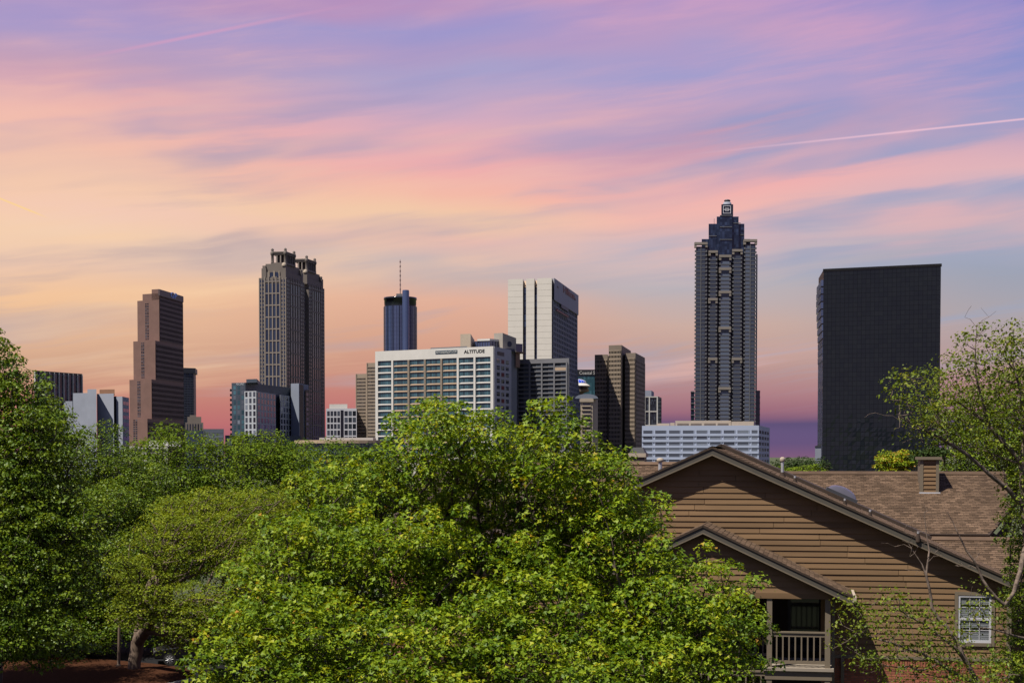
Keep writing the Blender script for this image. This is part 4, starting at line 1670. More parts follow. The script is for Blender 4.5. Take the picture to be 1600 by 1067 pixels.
siding = mat('brown_siding', (0.128, 0.079, 0.041), 0.7, 0.15, 0.18, 1.4, 0.2, 40, rnd=0.11, stretch=(0.25, 0.25, 3))
trim = mat('olive_trim', (0.115, 0.092, 0.064), 0.6, 0.3, 0.10, 2)
fascia_m = mat('dark_fascia', (0.055, 0.049, 0.039), 0.6, 0.3, 0.12, 2)
shingle_m = mat('brown_shingle', (0.064, 0.042, 0.027), 0.95, 0.1, 0.25, 0.9, 0.5, 60, attr=0.20, tint=(0.088, 0.058, 0.038))
roof_edge = mat('roof_edge', (0.035, 0.024, 0.018), 0.85, 0.2, 0.2, 3)
brick_m = mat('red_brick', (0.20, 0.07, 0.042), 0.85, 0.2, 0.2, 9, 0.4, 60, rnd=0.25)
mortar_m = mat('mortar', (0.12, 0.095, 0.075), 0.9, 0.1, 0.15, 5)
white_frame = mat('white_sash', (0.34, 0.34, 0.36), 0.5, 0.4, 0.05, 2)
shade_dark_m = mat('interior_shade_tone', (0.02, 0.018, 0.016), 0.8, 0.1)  # near-black colour standing in for unlit interiors
pane_m = mat('house_pane', (0.03, 0.035, 0.045), 0.05, 0.6, 0.05)

house = thing('house', 'brown clapboard apartment house with front gable, porch and shingled roofs', 'house', (O.x, O.y, 0))
ue, ze = HW(1600, 913, OV)
zr = peak.z
sl = (zr - ze) / ue
ucR = HW(1578, 960)[0]
ucL = -ucR
ztrim = HW(1480, 1027.5)[1]
zwall = lambda u: zr - 0.24 - sl * abs(u)

# porch numbers (porch fascia at d = PF + 0.3)
PF = 2.35
up, zpk = HW(1098.3, 820.5, PF + 0.3)
uer, zer = HW(1331, 931, PF + 0.3)
slp = (zpk - zer) / (uer - up)
zbeam = HW(1240, 935, PF)[1]
upr = HW(1297.5, 990, PF)[0]         # right face of the right post
upl = 2 * up - upr
zdeck = HW(1240, 1042.5, PF)[1]
zrim = HW(1240, 1061.5, PF)[1]
uo0, uo1 = upl + 0.4, upr - 0.25     # opening in the wall behind the porch

# ---- gable wall
b = MB()


def gable_poly(u0, u1, z0):
    pts = [(u0, z0), (u1, z0), (u1, zwall(u1))]
    if u0 < 0 < u1:
        pts.append((0, zwall(0)))
    pts.append((u0, zwall(u0)))
    return pts


def slab(mb, pts, d0, d1, fr=H, m=0):
    n = len(pts)
    vs = [fr(u, d1, z) for u, z in pts] + [fr(u, d0, z) for u, z in pts]
    mb.add(vs, [tuple(range(n)), tuple(range(2 * n - 1, n - 1, -1))] + [(i, n + i, n + (i + 1) % n, (i + 1) % n) for i in range(n)], m)


slab(b, gable_poly(ucL, uo0, zbeam), -0.2, 0) if False else None
slab(b, gable_poly(ucL, ucR, zbeam), -0.2, 0)
slab(b, [(ucL, 0), (uo0, 0), (uo0, zbeam), (ucL, zbeam)], -0.2, 0)
slab(b, [(uo1, 0), (ucR, 0), (ucR, zbeam), (uo1, zbeam)], -0.2, 0)
wall = b.build('gable_wall', mat('wall_sheathing', (0.05, 0.032, 0.02), 0.9, 0.1), house)
PITCH = 0.1735
wu0, wz0 = HW(1496.5, 1003)
wu1, wz1 = HW(1549, 930)
k = 0
z = ztrim + 0.02
while z < zr - 0.3:
    zb, ztp = z, z + PITCH + 0.02
    segs_ = []
    lo_b = max(ucL, -(zr - 0.24 - zb) / sl)
    hi_b = min(ucR, (zr - 0.24 - zb) / sl)
    if hi_b <= 0.05:
        break
    cuts = [lo_b]
    q = lo_b + random.uniform(0.8, 3.6)
    while q < hi_b - 0.6:
        cuts.append(q)
        q += 3.66
    cuts.append(hi_b)
    for a_, c_ in zip(cuts[:-1], cuts[1:]):
        pieces = [(a_, c_)]
        if zb < zbeam - 0.02:           # leave the porch opening free
            nw = []
            for (x0, x1) in pieces:
                if x1 <= uo0 or x0 >= uo1:
                    nw.append((x0, x1))
                else:
                    if x0 < uo0:
                        nw.append((x0, uo0))
                    if x1 > uo1:
                        nw.append((uo1, x1))
            pieces = nw
        if wz0 - 0.15 < zb + PITCH * 0.5 < wz1 + 0.1:
            nw = []
            for (x0, x1) in pieces:
                if x1 <= wu0 - 0.1 or x0 >= wu1 + 0.1:
                    nw.append((x0, x1))
                else:
                    if x0 < wu0 - 0.1:
                        nw.append((x0, wu0 - 0.1))
                    if x1 > wu1 + 0.1:
                        nw.append((wu1 + 0.1, x1))
            pieces = nw
        for (x0, x1) in pieces:
            if x1 - x0 < 0.05:
                continue
            tx0 = max(x0, -(zr - 0.24 - ztp) / sl) if x0 == lo_b else x0
            tx1 = min(x1, (zr - 0.24 - ztp) / sl) if x1 == hi_b else x1
            if tx1 - tx0 < 0.05:
                tx0 = tx1 = (tx0 + tx1) / 2
                tx0 -= 0.02
                tx1 += 0.02
            j0 = 0.034 + random.uniform(-0.003, 0.005)
            g0 = 0.006
            dz = random.uniform(-0.004, 0.004)
            # gentle waviness of old hardboard: a middle vertex pushed out
            um = (x0 + x1) / 2
            bow = random.uniform(-0.003, 0.007)
            bm_ = MB()
            for (s0, s1, t0_, t1_, e0, e1) in ((x0 + g0, um, tx0 + g0, (tx0 + tx1) / 2, 0, bow), (um, x1 - g0, (tx0 + tx1) / 2, tx1 - g0, bow, 0)):
                bm_.hexa([H(s0, j0 + e0, zb + dz), H(s1, j0 + e1, zb + dz), H(s1, 0.0, zb + dz), H(s0, 0.0, zb + dz),
                          H(t0_, 0.006, ztp), H(t1_, 0.006, ztp), H(t1_, 0, ztp), H(t0_, 0, ztp)])
            bm_.build('board', siding, wall)
    z += PITCH
# water table trim and brick below
b = MB()
b.box(H, uo1 + 0.3, ucR + 0.05, ztrim - 0.07, ztrim + 0.03, 0, 0.06)
b.build('water_table', trim, house)
b = MB()
b.box(H, ucR - 0.10, ucR + 0.04, ztrim, zwall(ucR), 0, 0.05)
b.build('corner_board', trim, house)
b = MB()
b.box(H, uo1 + 0.02, ucR + 0.04, 0, ztrim - 0.07, -0.1, 0.02)
bw_ = b.build('brick_wall', mortar_m, house)
bk = MB()
bk.box(local_fr(), 0.005, 0.070, 0, 0.2, -0.02, 0.035)
bkm = bk.mesh('brick', brick_m)
u = uo1 + 0.05
while u < ucR - 0.06:
    o = inst('brick', bkm, bw_, H(u, 0.0, ztrim - 0.28 + random.uniform(-0.003, 0.003)), H.rz)
    u += 0.0755
bk = MB()
bk.box(local_fr(), 0, 0.205, 0, 0.062, -0.02, 0.028)
bkm2 = bk.mesh('brick', brick_m)
for r in range(9):
    zz = ztrim - 0.28 - (r + 1) * 0.0745
    u = uo1 + 0.05 + (0.105 if r % 2 else 0)
    while u < ucR - 0.2:
        inst('brick', bkm2, bw_, H(u, random.uniform(-0.003, 0.003), zz), H.rz)
        u += 0.216
# ---- sash window with blinds
b = MB()
fw_ = 0.085
b.box(H, wu0 - 0.1, wu0, wz0 - 0.1, wz1 + 0.1, 0, 0.06)
b.box(H, wu1, wu1 + 0.1, wz0 - 0.1, wz1 + 0.1, 0, 0.06)
b.box(H, wu0, wu1, wz1, wz1 + 0.1, 0, 0.058)
b.box(H, wu0 - 0.0, wu1, wz0 - 0.1, wz0, 0, 0.075)
win_ = b.build('window', trim, house)
b = MB()
zmid = (wz0 + wz1) / 2
for (a_, c_, e_, f_) in ((wu0, wu0 + 0.06, wz0, wz1), (wu1 - 0.06, wu1, wz0, wz1), (wu0 + 0.06, wu1 - 0.06, wz1 - 0.06, wz1), (wu0 + 0.06, wu1 - 0.06, wz0, wz0 + 0.07), (wu0 + 0.06, wu1 - 0.06, zmid - 0.035, zmid + 0.035)):
    b.box(H, a_, c_, e_, f_, 0, 0.045)
b.build('sash', white_frame, win_)
for q in range(2):
    za_, zb_ = (wz0 + 0.07, zmid - 0.035) if q == 0 else (zmid + 0.035, wz1 - 0.06)
    b = MB()
    for v in (1, 2):
        uu = wu0 + 0.06 + (wu1 - wu0 - 0.12) * v / 3
        b.box(H, uu - 0.009, uu + 0.009, za_, zb_, 0.010, 0.026)
    zm_ = (za_ + zb_) / 2
    b.box(H, wu0 + 0.06, wu1 - 0.06, zm_ - 0.009, zm_ + 0.009, 0.011, 0.024)
    b.build('muntin', white_frame, win_)
gm = bpy.data.materials.new('clear_pane')
gm.use_nodes = True
nt_ = gm.node_tree
pb = nt_.nodes['Principled BSDF']
tb = nt_.nodes.new('ShaderNodeBsdfTransparent')
tb.inputs[0].default_value = (0.55, 0.57, 0.58, 1)
gb = nt_.nodes.new('ShaderNodeBsdfGlossy')
gb.inputs['Roughness'].default_value = 0.03
ms = nt_.nodes.new('ShaderNodeMixShader')
ms.inputs[0].default_value = 0.12
nt_.links.new(tb.outputs[0], ms.inputs[1])
nt_.links.new(gb.outputs[0], ms.inputs[2])
nt_.links.new(ms.outputs[0], nt_.nodes['Material Output'].inputs[0])
b = MB()
b.quad(H, wu0 + 0.05, wu1 - 0.05, wz0 + 0.05, wz1 - 0.05, 0.008)
b.build('pane', gm, win_)
# blinds, then a flat dark sheet painted in place of the unlit room
b = MB()
nsl = 24
for q in range(nsl):
    zz = wz0 + 0.07 + (wz1 - wz0 - 0.13) * q / nsl
    if random.random() < 0.06:
        continue
    b.add([H(wu0 + 0.05, 0.006, zz), H(wu1 - 0.05, 0.006, zz), H(wu1 - 0.05, 0.002, zz + 0.040), H(wu0 + 0.05, 0.002, zz + 0.040)], [(0, 1, 2, 3)])
b.build('blind', mat('blind_slat', (0.5, 0.5, 0.52), 0.6, 0.3), win_, kind='stuff')
b = MB()
b.quad(H, wu0, wu1, wz0, wz1, 0.0012)
b.build('shade_backing', shade_dark_m, win_)


# ---- roofs
def shingles(parent, R0, a, dn, W, Ln, clip=None, name='shingle', up_=None, tab=0.215, exp_=0.145):
    """tabs laid in courses on a roof plane: R0 ridge corner, a along the ridge, dn down the slope"""
    a, dn = a.normalized(), dn.normalized()
    n = a.cross(dn)
    if n.z < 0:
        n = -n
    mb = MB()
    rows = int(Ln / exp_)
    for r in range(rows):
        v0 = r * exp_
        off = (0.5 * (r % 2) + random.uniform(-0.05, 0.05)) * tab
        u_ = -off
        while u_ < W:
            u0, u1 = max(u_, 0) + 0.004, min(u_ + tab, W) - 0.011
            u_ += tab
            if u1 - u0 < 0.03:
                continue
            if clip and not clip((u0 + u1) / 2, v0 + exp_ / 2):
                continue
            h0, h1 = 0.004, 0.016 + random.uniform(0, 0.006)
            p = lambda uu, vv, hh: R0 + a * uu + dn * vv + n * hh
            ve = v0 + exp_ + random.uniform(-0.008, 0.004)
            q = [p(u0, v0 - 0.02, h0), p(u1, v0 - 0.02, h0), p(u1, ve, h1), p(u0, ve, h1), p(u1, ve, 0), p(u0, ve, 0)]
            mb.add(q, [(0, 3, 2, 1), (3, 5, 4, 2), (0, 5, 3), (1, 2, 4)])
    return mb.build(name, shingle_m, parent, kind='stuff')


def roof_deck(parent, pts, thick, name='roof_deck', m=None):
    n = len(pts)
    mb = MB()
    nn = (pts[1] - pts[0]).cross(pts[2] - pts[0]).normalized()
    if nn.z < 0:
        nn = -nn
    lo_ = [p - nn * thick for p in pts]
    mb.add(list(pts) + lo_, [tuple(range(n)), tuple(range(2 * n - 1, n - 1, -1))] + [(i, n + i, n + (i + 1) % n, (i + 1) % n) for i in range(n)])
    return mb.build(name, m or roof_edge, parent)


DEP = 5.2
roof = None
for sgn in (1, -1):
    p0, p1 = H(0, OV + 0.03, zr), H(0, -DEP, zr)
    e0, e1 = H(sgn * (ue + 0.1), OV + 0.03, zr - sl * (ue + 0.1)), H(sgn * (ue + 0.1), -DEP, zr - sl * (ue + 0.1))
    pr = roof_deck(house, [p0, p1, e1, e0] if sgn < 0 else [p0, e0, e1, p1], 0.05, 'roof')
    if sgn > 0:
        roof = pr
    shingles(pr, p0 if sgn > 0 else p0, -nv, (e0 - p0), DEP + OV, (e0 - p0).length)
    # rake board with lighter drip edge
    b = MB()
    slab(b, [(0, zr - 0.05), (sgn * (ue + 0.08), zr - 0.05 - sl * (ue + 0.08)), (sgn * (ue + 0.08), zr - 0.24 - sl * (ue + 0.08)), (0, zr - 0.24)][::sgn], OV - 0.03, OV)
    b.build('rake_board', fascia_m, house)
    b = MB()
    slab(b, [(0, zr - 0.225), (sgn * (ue + 0.08), zr - 0.225 - sl * (ue + 0.08)), (sgn * (ue + 0.08), zr - 0.262 - sl * (ue + 0.08)), (0, zr - 0.262)][::sgn], OV - 0.05, OV + 0.015)
    b.build('rake_moulding', trim, house)
    b = MB()                                # soffit
    slab(b, [(0.0, zr - 0.23), (sgn * ue, zr - 0.23 - sl * ue), (sgn * ue, zr - 0.25 - sl * ue), (0.0, zr - 0.25)][::sgn], 0.0, OV - 0.04)
    b.build('soffit', fascia_m, house)
    # raised rear part of the roof
    zr2 = zr + 0.13
    p0, p1 = H(0, -DEP, zr2), H(0, -DEP - 3.0, zr2)
    e0, e1 = H(sgn * (ue * 0.76), -DEP, zr2 - sl * ue * 0.76), H(sgn * (ue * 0.76), -DEP - 3.0, zr2 - sl * ue * 0.76)
    roof_deck(house, [p0, p1, e1, e0] if sgn < 0 else [p0, e0, e1, p1], 0.2, 'rear_roof')
cap = MB()
for q in range(17):
    w0 = OV + 0.03 - q * 0.32
    for sgn in (1, -1):
        cap.add([H(0, w0, zr + 0.03), H(0, w0 - 0.32, zr + 0.024), H(sgn * 0.16, w0 - 0.32, zr - sl * 0.16 + 0.022), H(sgn * 0.16, w0, zr - sl * 0.16 + 0.03)], [(0, 1, 2, 3) if sgn < 0 else (3, 2, 1, 0)])
cap.build('ridge_cap', shingle_m, house)
# body of the house behind the gable (side walls, hidden rear)
b = MB()
b.box(H, ucL, ucR, 0, zwall(ucR), -0.4, -0.2) if False else None
b.box(H, ucR - 0.15, ucR, 0, zwall(ucR) - 0.02, -14, -0.2)
b.box(H, ucL, ucL + 0.15, 0, zwall(ucR) - 0.02, -14, -0.2)
b.build('side_wall', siding, house)
b = MB()
b.box(H, ue + 0.02, ue + 0.12, zr - sl * ue - 0.22, zr - sl * ue - 0.06, -DEP, OV - 0.02)
b.build('gutter', fascia_m, house)


def ray_plane(px, py, p0, n):
    r = ray(px, py)
    return CAM + r * ((p0 - CAM).dot(n) / r.dot(n))


# ---- rear wing: long ridge across, slope towards the viewer
wr = -18.0
ur0, zrr = HW(1235, 738, wr)
u_l, u_r = HW(1215, 738, wr)[0], HW(1571, 737, wr)[0]
R0 = H(u_l, wr, zrr)
dn = (nv * 1.0 + Vector((0, 0, -sl))).normalized()
nrm_ = tv.cross(dn)
if nrm_.z < 0:
    nrm_ = -nrm_
cs_ = [ray_plane(px, py, R0, nrm_) for px, py in ((1577.5, 797), (1546, 835.5))]
ln = (cs_[1] - R0).dot(dn)
cuv = [((c - R0).dot(tv), (c - R0).dot(dn)) for c in cs_]
pts = [R0, R0 + dn * ln, cs_[1], cs_[0], H(u_r, wr, zrr)]
rw = roof_deck(house, pts, 0.12, 'rear_wing_roof')


def clipr(u_, v_):
    if v_ > ln:
        return False
    (ua_, va_), (ub_, vb_) = cuv
    if v_ < va_:
        return u_ < (u_r - u_l) + (ua_ - (u_r - u_l)) * v_ / va_
    return u_ < ua_ + (ub_ - ua_) * (v_ - va_) / (vb_ - va_)


shingles(rw, R0, tv, dn, u_r - u_l + 1.5, ln, clipr)
b = MB()
b.hexa([R0 + dn * 0.24 + nrm_ * 0.005, R0 + dn * 0.24 + tv * (u_r - u_l) + nrm_ * 0.005, R0 + tv * (u_r - u_l) - nv * 0.2, R0 - nv * 0.2,
        R0 + dn * 0.24 + nrm_ * 0.04, R0 + dn * 0.24 + tv * (u_r - u_l) + nrm_ * 0.04, R0 + tv * (u_r - u_l) - nv * 0.2 + Vector((0, 0, 0.06)), R0 - nv * 0.2 + Vector((0, 0, 0.06))])
b.build('ridge_cap', shingle_m, house)
b = MB()
b.box(H, u_l, cuv[1][0] + u_l, 0, zrr - (ln * -dn.z) - 0.15, wr - 6, wr + ln * (dn.dot(nv)) - 0.5)
b.build('rear_wall', siding, house)
# ---- lower roof on the right, in the tree's shade
wl = -9.0
la, zl_ = HW(1446, 841, wl)
lb_ = HW(1598, 840, wl)[0] + 1.0
R1 = H(la, wl, zl_)
dl = 4.2
lowr = roof_deck(house, [R1, R1 + dn * dl, R1 + dn * dl + tv * (lb_ - la), R1 + tv * (lb_ - la)], 0.12, 'lower_roof')
shingles(lowr, R1, tv, dn, lb_ - la, dl)
b = MB()
b.hexa([R1 + dn * 0.2 + nrm_ * 0.005, R1 + dn * 0.2 + tv * (lb_ - la) + nrm_ * 0.005, R1 + tv * (lb_ - la) - nv * 0.2, R1 - nv * 0.2,
        R1 + dn * 0.2 + nrm_ * 0.05, R1 + dn * 0.2 + tv * (lb_ - la) + nrm_ * 0.05, R1 + tv * (lb_ - la) - nv * 0.2 + Vector((0, 0, 0.07)), R1 - nv * 0.2 + Vector((0, 0, 0.07))])
b.build('ridge_cap', shingle_m, house)
b = MB()
b.box(H, la, lb_, 0, zl_ - 0.3, wl - 6, wl - 0.1)
b.build('lower_wall', siding, house)
# ---- left wing roof
ww = -13.0
l0, zl2 = HW(930, 724, ww)
l1 = HW(1075, 724, ww)[0]
l0 -= 7
R2 = H(l0, ww, zl2)
lw = roof_deck(house, [R2, R2 + dn * 7, R2 + dn * 7 + tv * (l1 - l0), R2 + tv * (l1 - l0)], 0.12, 'left_wing_roof')
shingles(lw, R2 + tv * 5, tv, dn, l1 - l0 - 5, 3.6)
b = MB()
b.hexa([R2 + dn * 0.2 + nrm_ * 0.005, R2 + dn * 0.2 + tv * (l1 - l0) + nrm_ * 0.005, R2 + tv * (l1 - l0) - nv * 0.2, R2 - nv * 0.2,
        R2 + dn * 0.2 + nrm_ * 0.05, R2 + dn * 0.2 + tv * (l1 - l0) + nrm_ * 0.05, R2 + tv * (l1 - l0) - nv * 0.2 + Vector((0, 0, 0.07)), R2 - nv * 0.2 + Vector((0, 0, 0.07))])
b.build('ridge_cap', shingle_m, house)
b = MB()
b.box(H, l0 + 0.3, l1 - 0.3, 0, zl2 - 3.2, ww - 6, ww + 6.0)
b.build('left_wing_wall', mat('left_brick', (0.16, 0.075, 0.05), 0.85, 0.2, 0.3, 4, 0.3, 30), house)
# step line across the left roof
b = MB()
q0 = ray_plane(985, 746, R2, nrm_)
vv = (q0 - R2).dot(dn)
b.hexa([R2 + dn * (vv + 0.08), R2 + dn * (vv + 0.08) + tv * (l1 - l0), R2 + dn * vv + tv * (l1 - l0), R2 + dn * vv] +
       [p + nrm_ * 0.07 for p in (R2 + dn * (vv + 0.08), R2 + dn * (vv + 0.08) + tv * (l1 - l0), R2 + dn * vv + tv * (l1 - l0), R2 + dn * vv)])
b.build('flashing', roof_edge, house)
# chimney with metal hood behind the left roof
wc = -16.0
c0, _ = HW(984, 722, wc)
c1, _ = HW(1007, 722, wc)
ztb, zth, ztt = HW(995, 714, wc)[1], HW(995, 710, wc)[1], HW(995, 695, wc)[1]
b = MB()
b.box(H, c0, c1, 5, ztb, wc - 0.9, wc)
ch = b.build('chimney', trim, house)
b = MB()
b.box(H, c0 - 0.06, c1 + 0.06, ztb, ztb + 0.16, wc - 0.96, wc + 0.06)
b.build('chimney_collar', conc_beige, ch)
b = MB()
cm_ = (c0 + c1) / 2
hw_ = (c1 - c0) / 2
zb0, zb1 = ztb + 0.16, ztt - 0.1
b.hexa([H(cm_ - hw_ - 0.02, wc + 0.04, zb0), H(cm_ + hw_ + 0.02, wc + 0.04, zb0), H(cm_ + hw_ + 0.02, wc - 0.94, zb0), H(cm_ - hw_ - 0.02, wc - 0.94, zb0),
        H(cm_ - hw_ * 0.7, wc - 0.2, zb1), H(cm_ + hw_ * 0.7, wc - 0.2, zb1), H(cm_ + hw_ * 0.7, wc - 0.7, zb1), H(cm_ - hw_ * 0.7, wc - 0.7, zb1)])
b.build('chimney_hood', blackpaint, ch)
# boxed chimney on the rear roof
pf = ray_plane(1449, 770.5, R0, nrm_)
dch = (pf - O).dot(nv)
ca, _ = HW(1437.5, 765, dch)
cb, zbase = HW(1467, 770, dch)
zcap0, zcap1 = HW(1450, 718, dch)[1], HW(1450, 713.5, dch)[1]
b = MB()
b.box(H, ca + 0.02, cb - 0.02, zbase - 0.5, zcap0, dch - 1.35, dch - 0.03)
ch2 = b.build('boxed_chimney', siding, house)
for (x0, x1) in ((ca, ca + 0.12), (cb - 0.12, cb)):
    b = MB()
    b.box(H, x0, x1, zbase - 0.05, zcap0, dch - 0.14, dch + 0.02)
    b.build('corner_trim', trim, ch2)
b = MB()
b.box(H, ca, ca + 0.05, zbase - 0.05, zcap0, dch - 1.35, dch - 0.14)
b.build('side_cheek', trim, ch2)
nb_ = 8
for q in range(nb_):
    b = MB()
    z0_ = zbase + (zcap0 - zbase) * q / nb_
    z1_ = z0_ + (zcap0 - zbase) / nb_
    b.hexa([H(ca + 0.12, dch + 0.012, z0_), H(cb - 0.12, dch + 0.012, z0_), H(cb - 0.12, dch - 0.03, z0_), H(ca + 0.12, dch - 0.03, z0_),
            H(ca + 0.12, dch - 0.02, z1_), H(cb - 0.12, dch - 0.02, z1_), H(cb - 0.12, dch - 0.03, z1_), H(ca + 0.12, dch - 0.03, z1_)])
    b.build('board', siding, ch2)
b = MB()
b.box(H, ca - 0.1, cb + 0.1, zcap0, zcap1, dch - 1.45, dch + 0.1)
b.build('chimney_cap', trim, ch2)
b = MB()
b.box(H, ca - 0.03, cb + 0.05, zbase - 0.06, zbase + 0.03, dch - 0.02, dch + 0.05)
b.build('chimney_flashing', white_frame, ch2)


# ---- roof vents and skylight on the right slope
def on_roof(px, py):
    """point on the front roof's right slope below the pixel"""
    n_ = Vector((0, 0, 1)) + tv * sl
    return ray_plane(px, py, H(0, 0, zr), n_)


def vent(px, py, h, r, capr, name, m_):
    p = on_roof(px, py)
    b = MB()
    b.lathe((p.x, p.y), [(r * 2.0, p.z - 0.12), (r * 2.0, p.z + 0.02), (r * 1.15, p.z + 0.10), (r * 1.15, p.z + 0.13)], 14)
    vo = b.build(name, roof_edge, house)
    b = MB()
    b.lathe((p.x, p.y), [(r, p.z), (r, p.z + h)], 14)
    b.build('pipe', m_, vo)
    if capr:
        b = MB()
        b.lathe((p.x, p.y), [(capr * 0.8, p.z + h - 0.02), (capr, p.z + h + 0.01), (capr, p.z + h + 0.07), (capr * 0.8, p.z + h + 0.11), (capr * 0.3, p.z + h + 0.13)], 16)
        b.build('rain_cap', conc_beige, vo)


vent(1222.5, 744, 0.48, 0.05, 0.085, 'vent_pipe', steel)
for px, py in ((1242, 753), (1320, 788.5), (1359.5, 806), (1434.5, 840)):
    vent(px, py, 0.19, 0.035, 0.0, 'vent_stub', steel)
# pipe on the left roof
p = ray_plane(1031.5, 738, R2, nrm_)
b = MB()
b.lathe((p.x, p.y), [(0.075, p.z - 0.1), (0.075, p.z + 0.42)], 14)
vo = b.build('vent_pipe', steel, house)
b = MB()
b.lathe((p.x, p.y), [(0.11, p.z + 0.40), (0.14, p.z + 0.44), (0.13, p.z + 0.52), (0.05, p.z + 0.56)], 16)
b.build('rain_cap', conc_beige, vo)
# domed skylight
n2_ = Vector((0, 0, 1)) + tv * sl
sk0, sk1 = ray_plane(1290, 766, H(0, 0, zr + 0.13), n2_), ray_plane(1339, 788, H(0, 0, zr + 0.13), n2_)
du = (sk1 - sk0).normalized()
du = (tv - Vector((0, 0, sl))).normalized()
L_ = (sk1 - sk0).dot(du)
wv = -nv
sn = n2_.normalized()
base_ = sk0 + sn * 0.02
b = MB()
q_ = [base_, base_ + du * L_, base_ + du * L_ + wv * 0.9, base_ + wv * 0.9]
b.hexa(q_ + [p + sn * 0.10 for p in q_])
sk = b.build('skylight', dark_metal, house)
b = MB()
nx, ny = 12, 8
gr = []
for i in range(nx + 1):
    for j in range(ny + 1):
        fx, fy = i / nx, j / ny
        hgt = 0.10 + 0.22 * (math.sin(math.pi * fx) * math.sin(math.pi * fy)) ** 0.5
        gr.append(base_ + du * (L_ * (0.04 + 0.92 * fx)) + wv * (0.9 * (0.04 + 0.92 * fy)) + sn * hgt)
b.add(gr, [(i * (ny + 1) + j, (i + 1) * (ny + 1) + j, (i + 1) * (ny + 1) + j + 1, i * (ny + 1) + j + 1) for i in range(nx) for j in range(ny)], smooth=True)
b.build('skylight_dome', mat('milky_dome', (0.055, 0.052, 0.062), 0.25, 0.5, 0.1, 2), sk)

# ---- porch
zl0 = zbeam
b = MB()
pts = [(upl - 0.1, zbeam), (upr, zbeam), (upr, zpk - 0.24 - slp * (upr - up)), (up, zpk - 0.24), (upl - 0.1, zpk - 0.24 - slp * (up - upl + 0.1))]
slab(b, pts, PF - 0.12, PF)
porch = b.build('porch', mat('porch_sheathing', (0.06, 0.04, 0.025), 0.9, 0.1), house)
z = zbeam + 0.16
b = MB()
b.box(H, upl - 0.1, upr, zbeam, zbeam + 0.16, PF, PF + 0.035)
b.build('beam_trim', siding, porch)
while z < zpk - 0.3:
    hb = (zpk - 0.26 - z) / slp
    ht = max(0.03, (zpk - 0.26 - z - PITCH - 0.01) / slp)
    x0, x1 = max(upl - 0.1, up - hb), min(upr, up + hb)
    y0, y1 = max(upl - 0.1, up - ht), min(upr, up + ht)
    if x1 - x0 < 0.1:
        break
    j0 = 0.034 + random.uniform(-0.003, 0.004)
    b = MB()
    b.hexa([H(x0, PF + j0, z), H(x1, PF + j0, z), H(x1, PF, z), H(x0, PF, z), H(y0, PF + 0.005, z + PITCH + 0.015), H(y1, PF + 0.005, z + PITCH + 0.015), H(y1, PF, z + PITCH + 0.015), H(y0, PF, z + PITCH + 0.015)])
    b.build('board', siding, porch)
    z += PITCH
for sgn in (1, -1):
    wd = (uer - up) + 0.05
    D1 = PF + 0.33
    p0, p1 = H(up, D1, zpk), H(up, 0.02, zpk)
    e0, e1 = H(up + sgn * wd, D1, zpk - slp * wd), H(up + sgn * wd, 0.02, zpk - slp * wd)
    pr = roof_deck(house, [p0, p1, e1, e0] if sgn < 0 else [p0, e0, e1, p1], 0.05, 'porch_roof')
    shingles(pr, p0, -nv, e0 - p0, D1 - 0.02, (e0 - p0).length)
    b = MB()
    slab(b, [(up, zpk - 0.05), (up + sgn * wd, zpk - 0.05 - slp * wd), (up + sgn * wd, zpk - 0.22 - slp * wd), (up, zpk - 0.22)][::sgn], D1 - 0.07, D1 - 0.03)
    b.build('rake_board', fascia_m, porch)
    b = MB()
    slab(b, [(up, zpk - 0.21), (up + sgn * wd, zpk - 0.21 - slp * wd), (up + sgn * wd, zpk - 0.245 - slp * wd), (up, zpk - 0.245)][::sgn], D1 - 0.10, D1 - 0.015)
    b.build('rake_moulding', trim, porch)
    b = MB()
    slab(b, [(up, zpk - 0.22), (up + sgn * wd, zpk - 0.22 - slp * wd), (up + sgn * wd, zpk - 0.24 - slp * wd), (up, zpk - 0.24)][::sgn], PF, D1 - 0.08)
    b.build('soffit', fascia_m, porch)
b = MB()
zg = zpk - slp * (uer - up)
b.box(H, uer + 0.02, uer + 0.13, zg - 0.17, zg - 0.03, 0.05, PF + 0.33)
b.build('gutter', conc_beige, porch)
b = MB()
b.box(H, upr - 0.02, uer - 0.05, zbeam, zbeam + 0.16, PF - 0.1, PF + 0.03)
b.build('eave_return', siding, porch)
b = MB()
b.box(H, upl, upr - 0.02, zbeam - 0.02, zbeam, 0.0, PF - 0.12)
b.build('porch_ceiling', shade_dark_m, porch)  # ceiling coloured near black, porch shade put into the colour


def post(u0, u1, z0, z1, d0=None, par=porch):
    b = MB()
    d0 = PF - 0.19 if d0 is None else d0
    b.box(H, u0, u1, z0, z1, d0, d0 + 0.19)
    b.build('post', trim, par)


pa, pb_ = HW(1289, 990, PF)[0], HW(1297.5, 990, PF)[0]
pc, pd = HW(1198, 990, PF)[0], HW(1206.3, 990, PF)[0]
for lv_, (z0_, z1_) in enumerate(((zdeck, zbeam), (0.0, zrim))):
    post(pa, pb_, z0_, z1_)
    post(pc, pd, z0_, z1_)
    post(2 * up - pb_, 2 * up - pa, z0_, z1_)
# deck
b = MB()
b.box(H, pc - 0.05, pb_ + 0.05, zrim, zdeck - 0.09, 0.0, PF + 0.02)
dk = b.build('deck_rim', trim, porch)
b = MB()
b.box(H, pc - 0.10, pb_ + 0.10, zdeck - 0.09, zdeck, 0.0, PF + 0.09)
b.build('deck_floor', mat('deck_edge', (0.20, 0.17, 0.135), 0.7, 0.2), porch)
b = MB()
b.box(H, upl - 0.1, pc - 0.05, zrim - 0.1, zdeck - 0.12, -0.3, 0.25)
b.build('landing_rim', trim, porch)


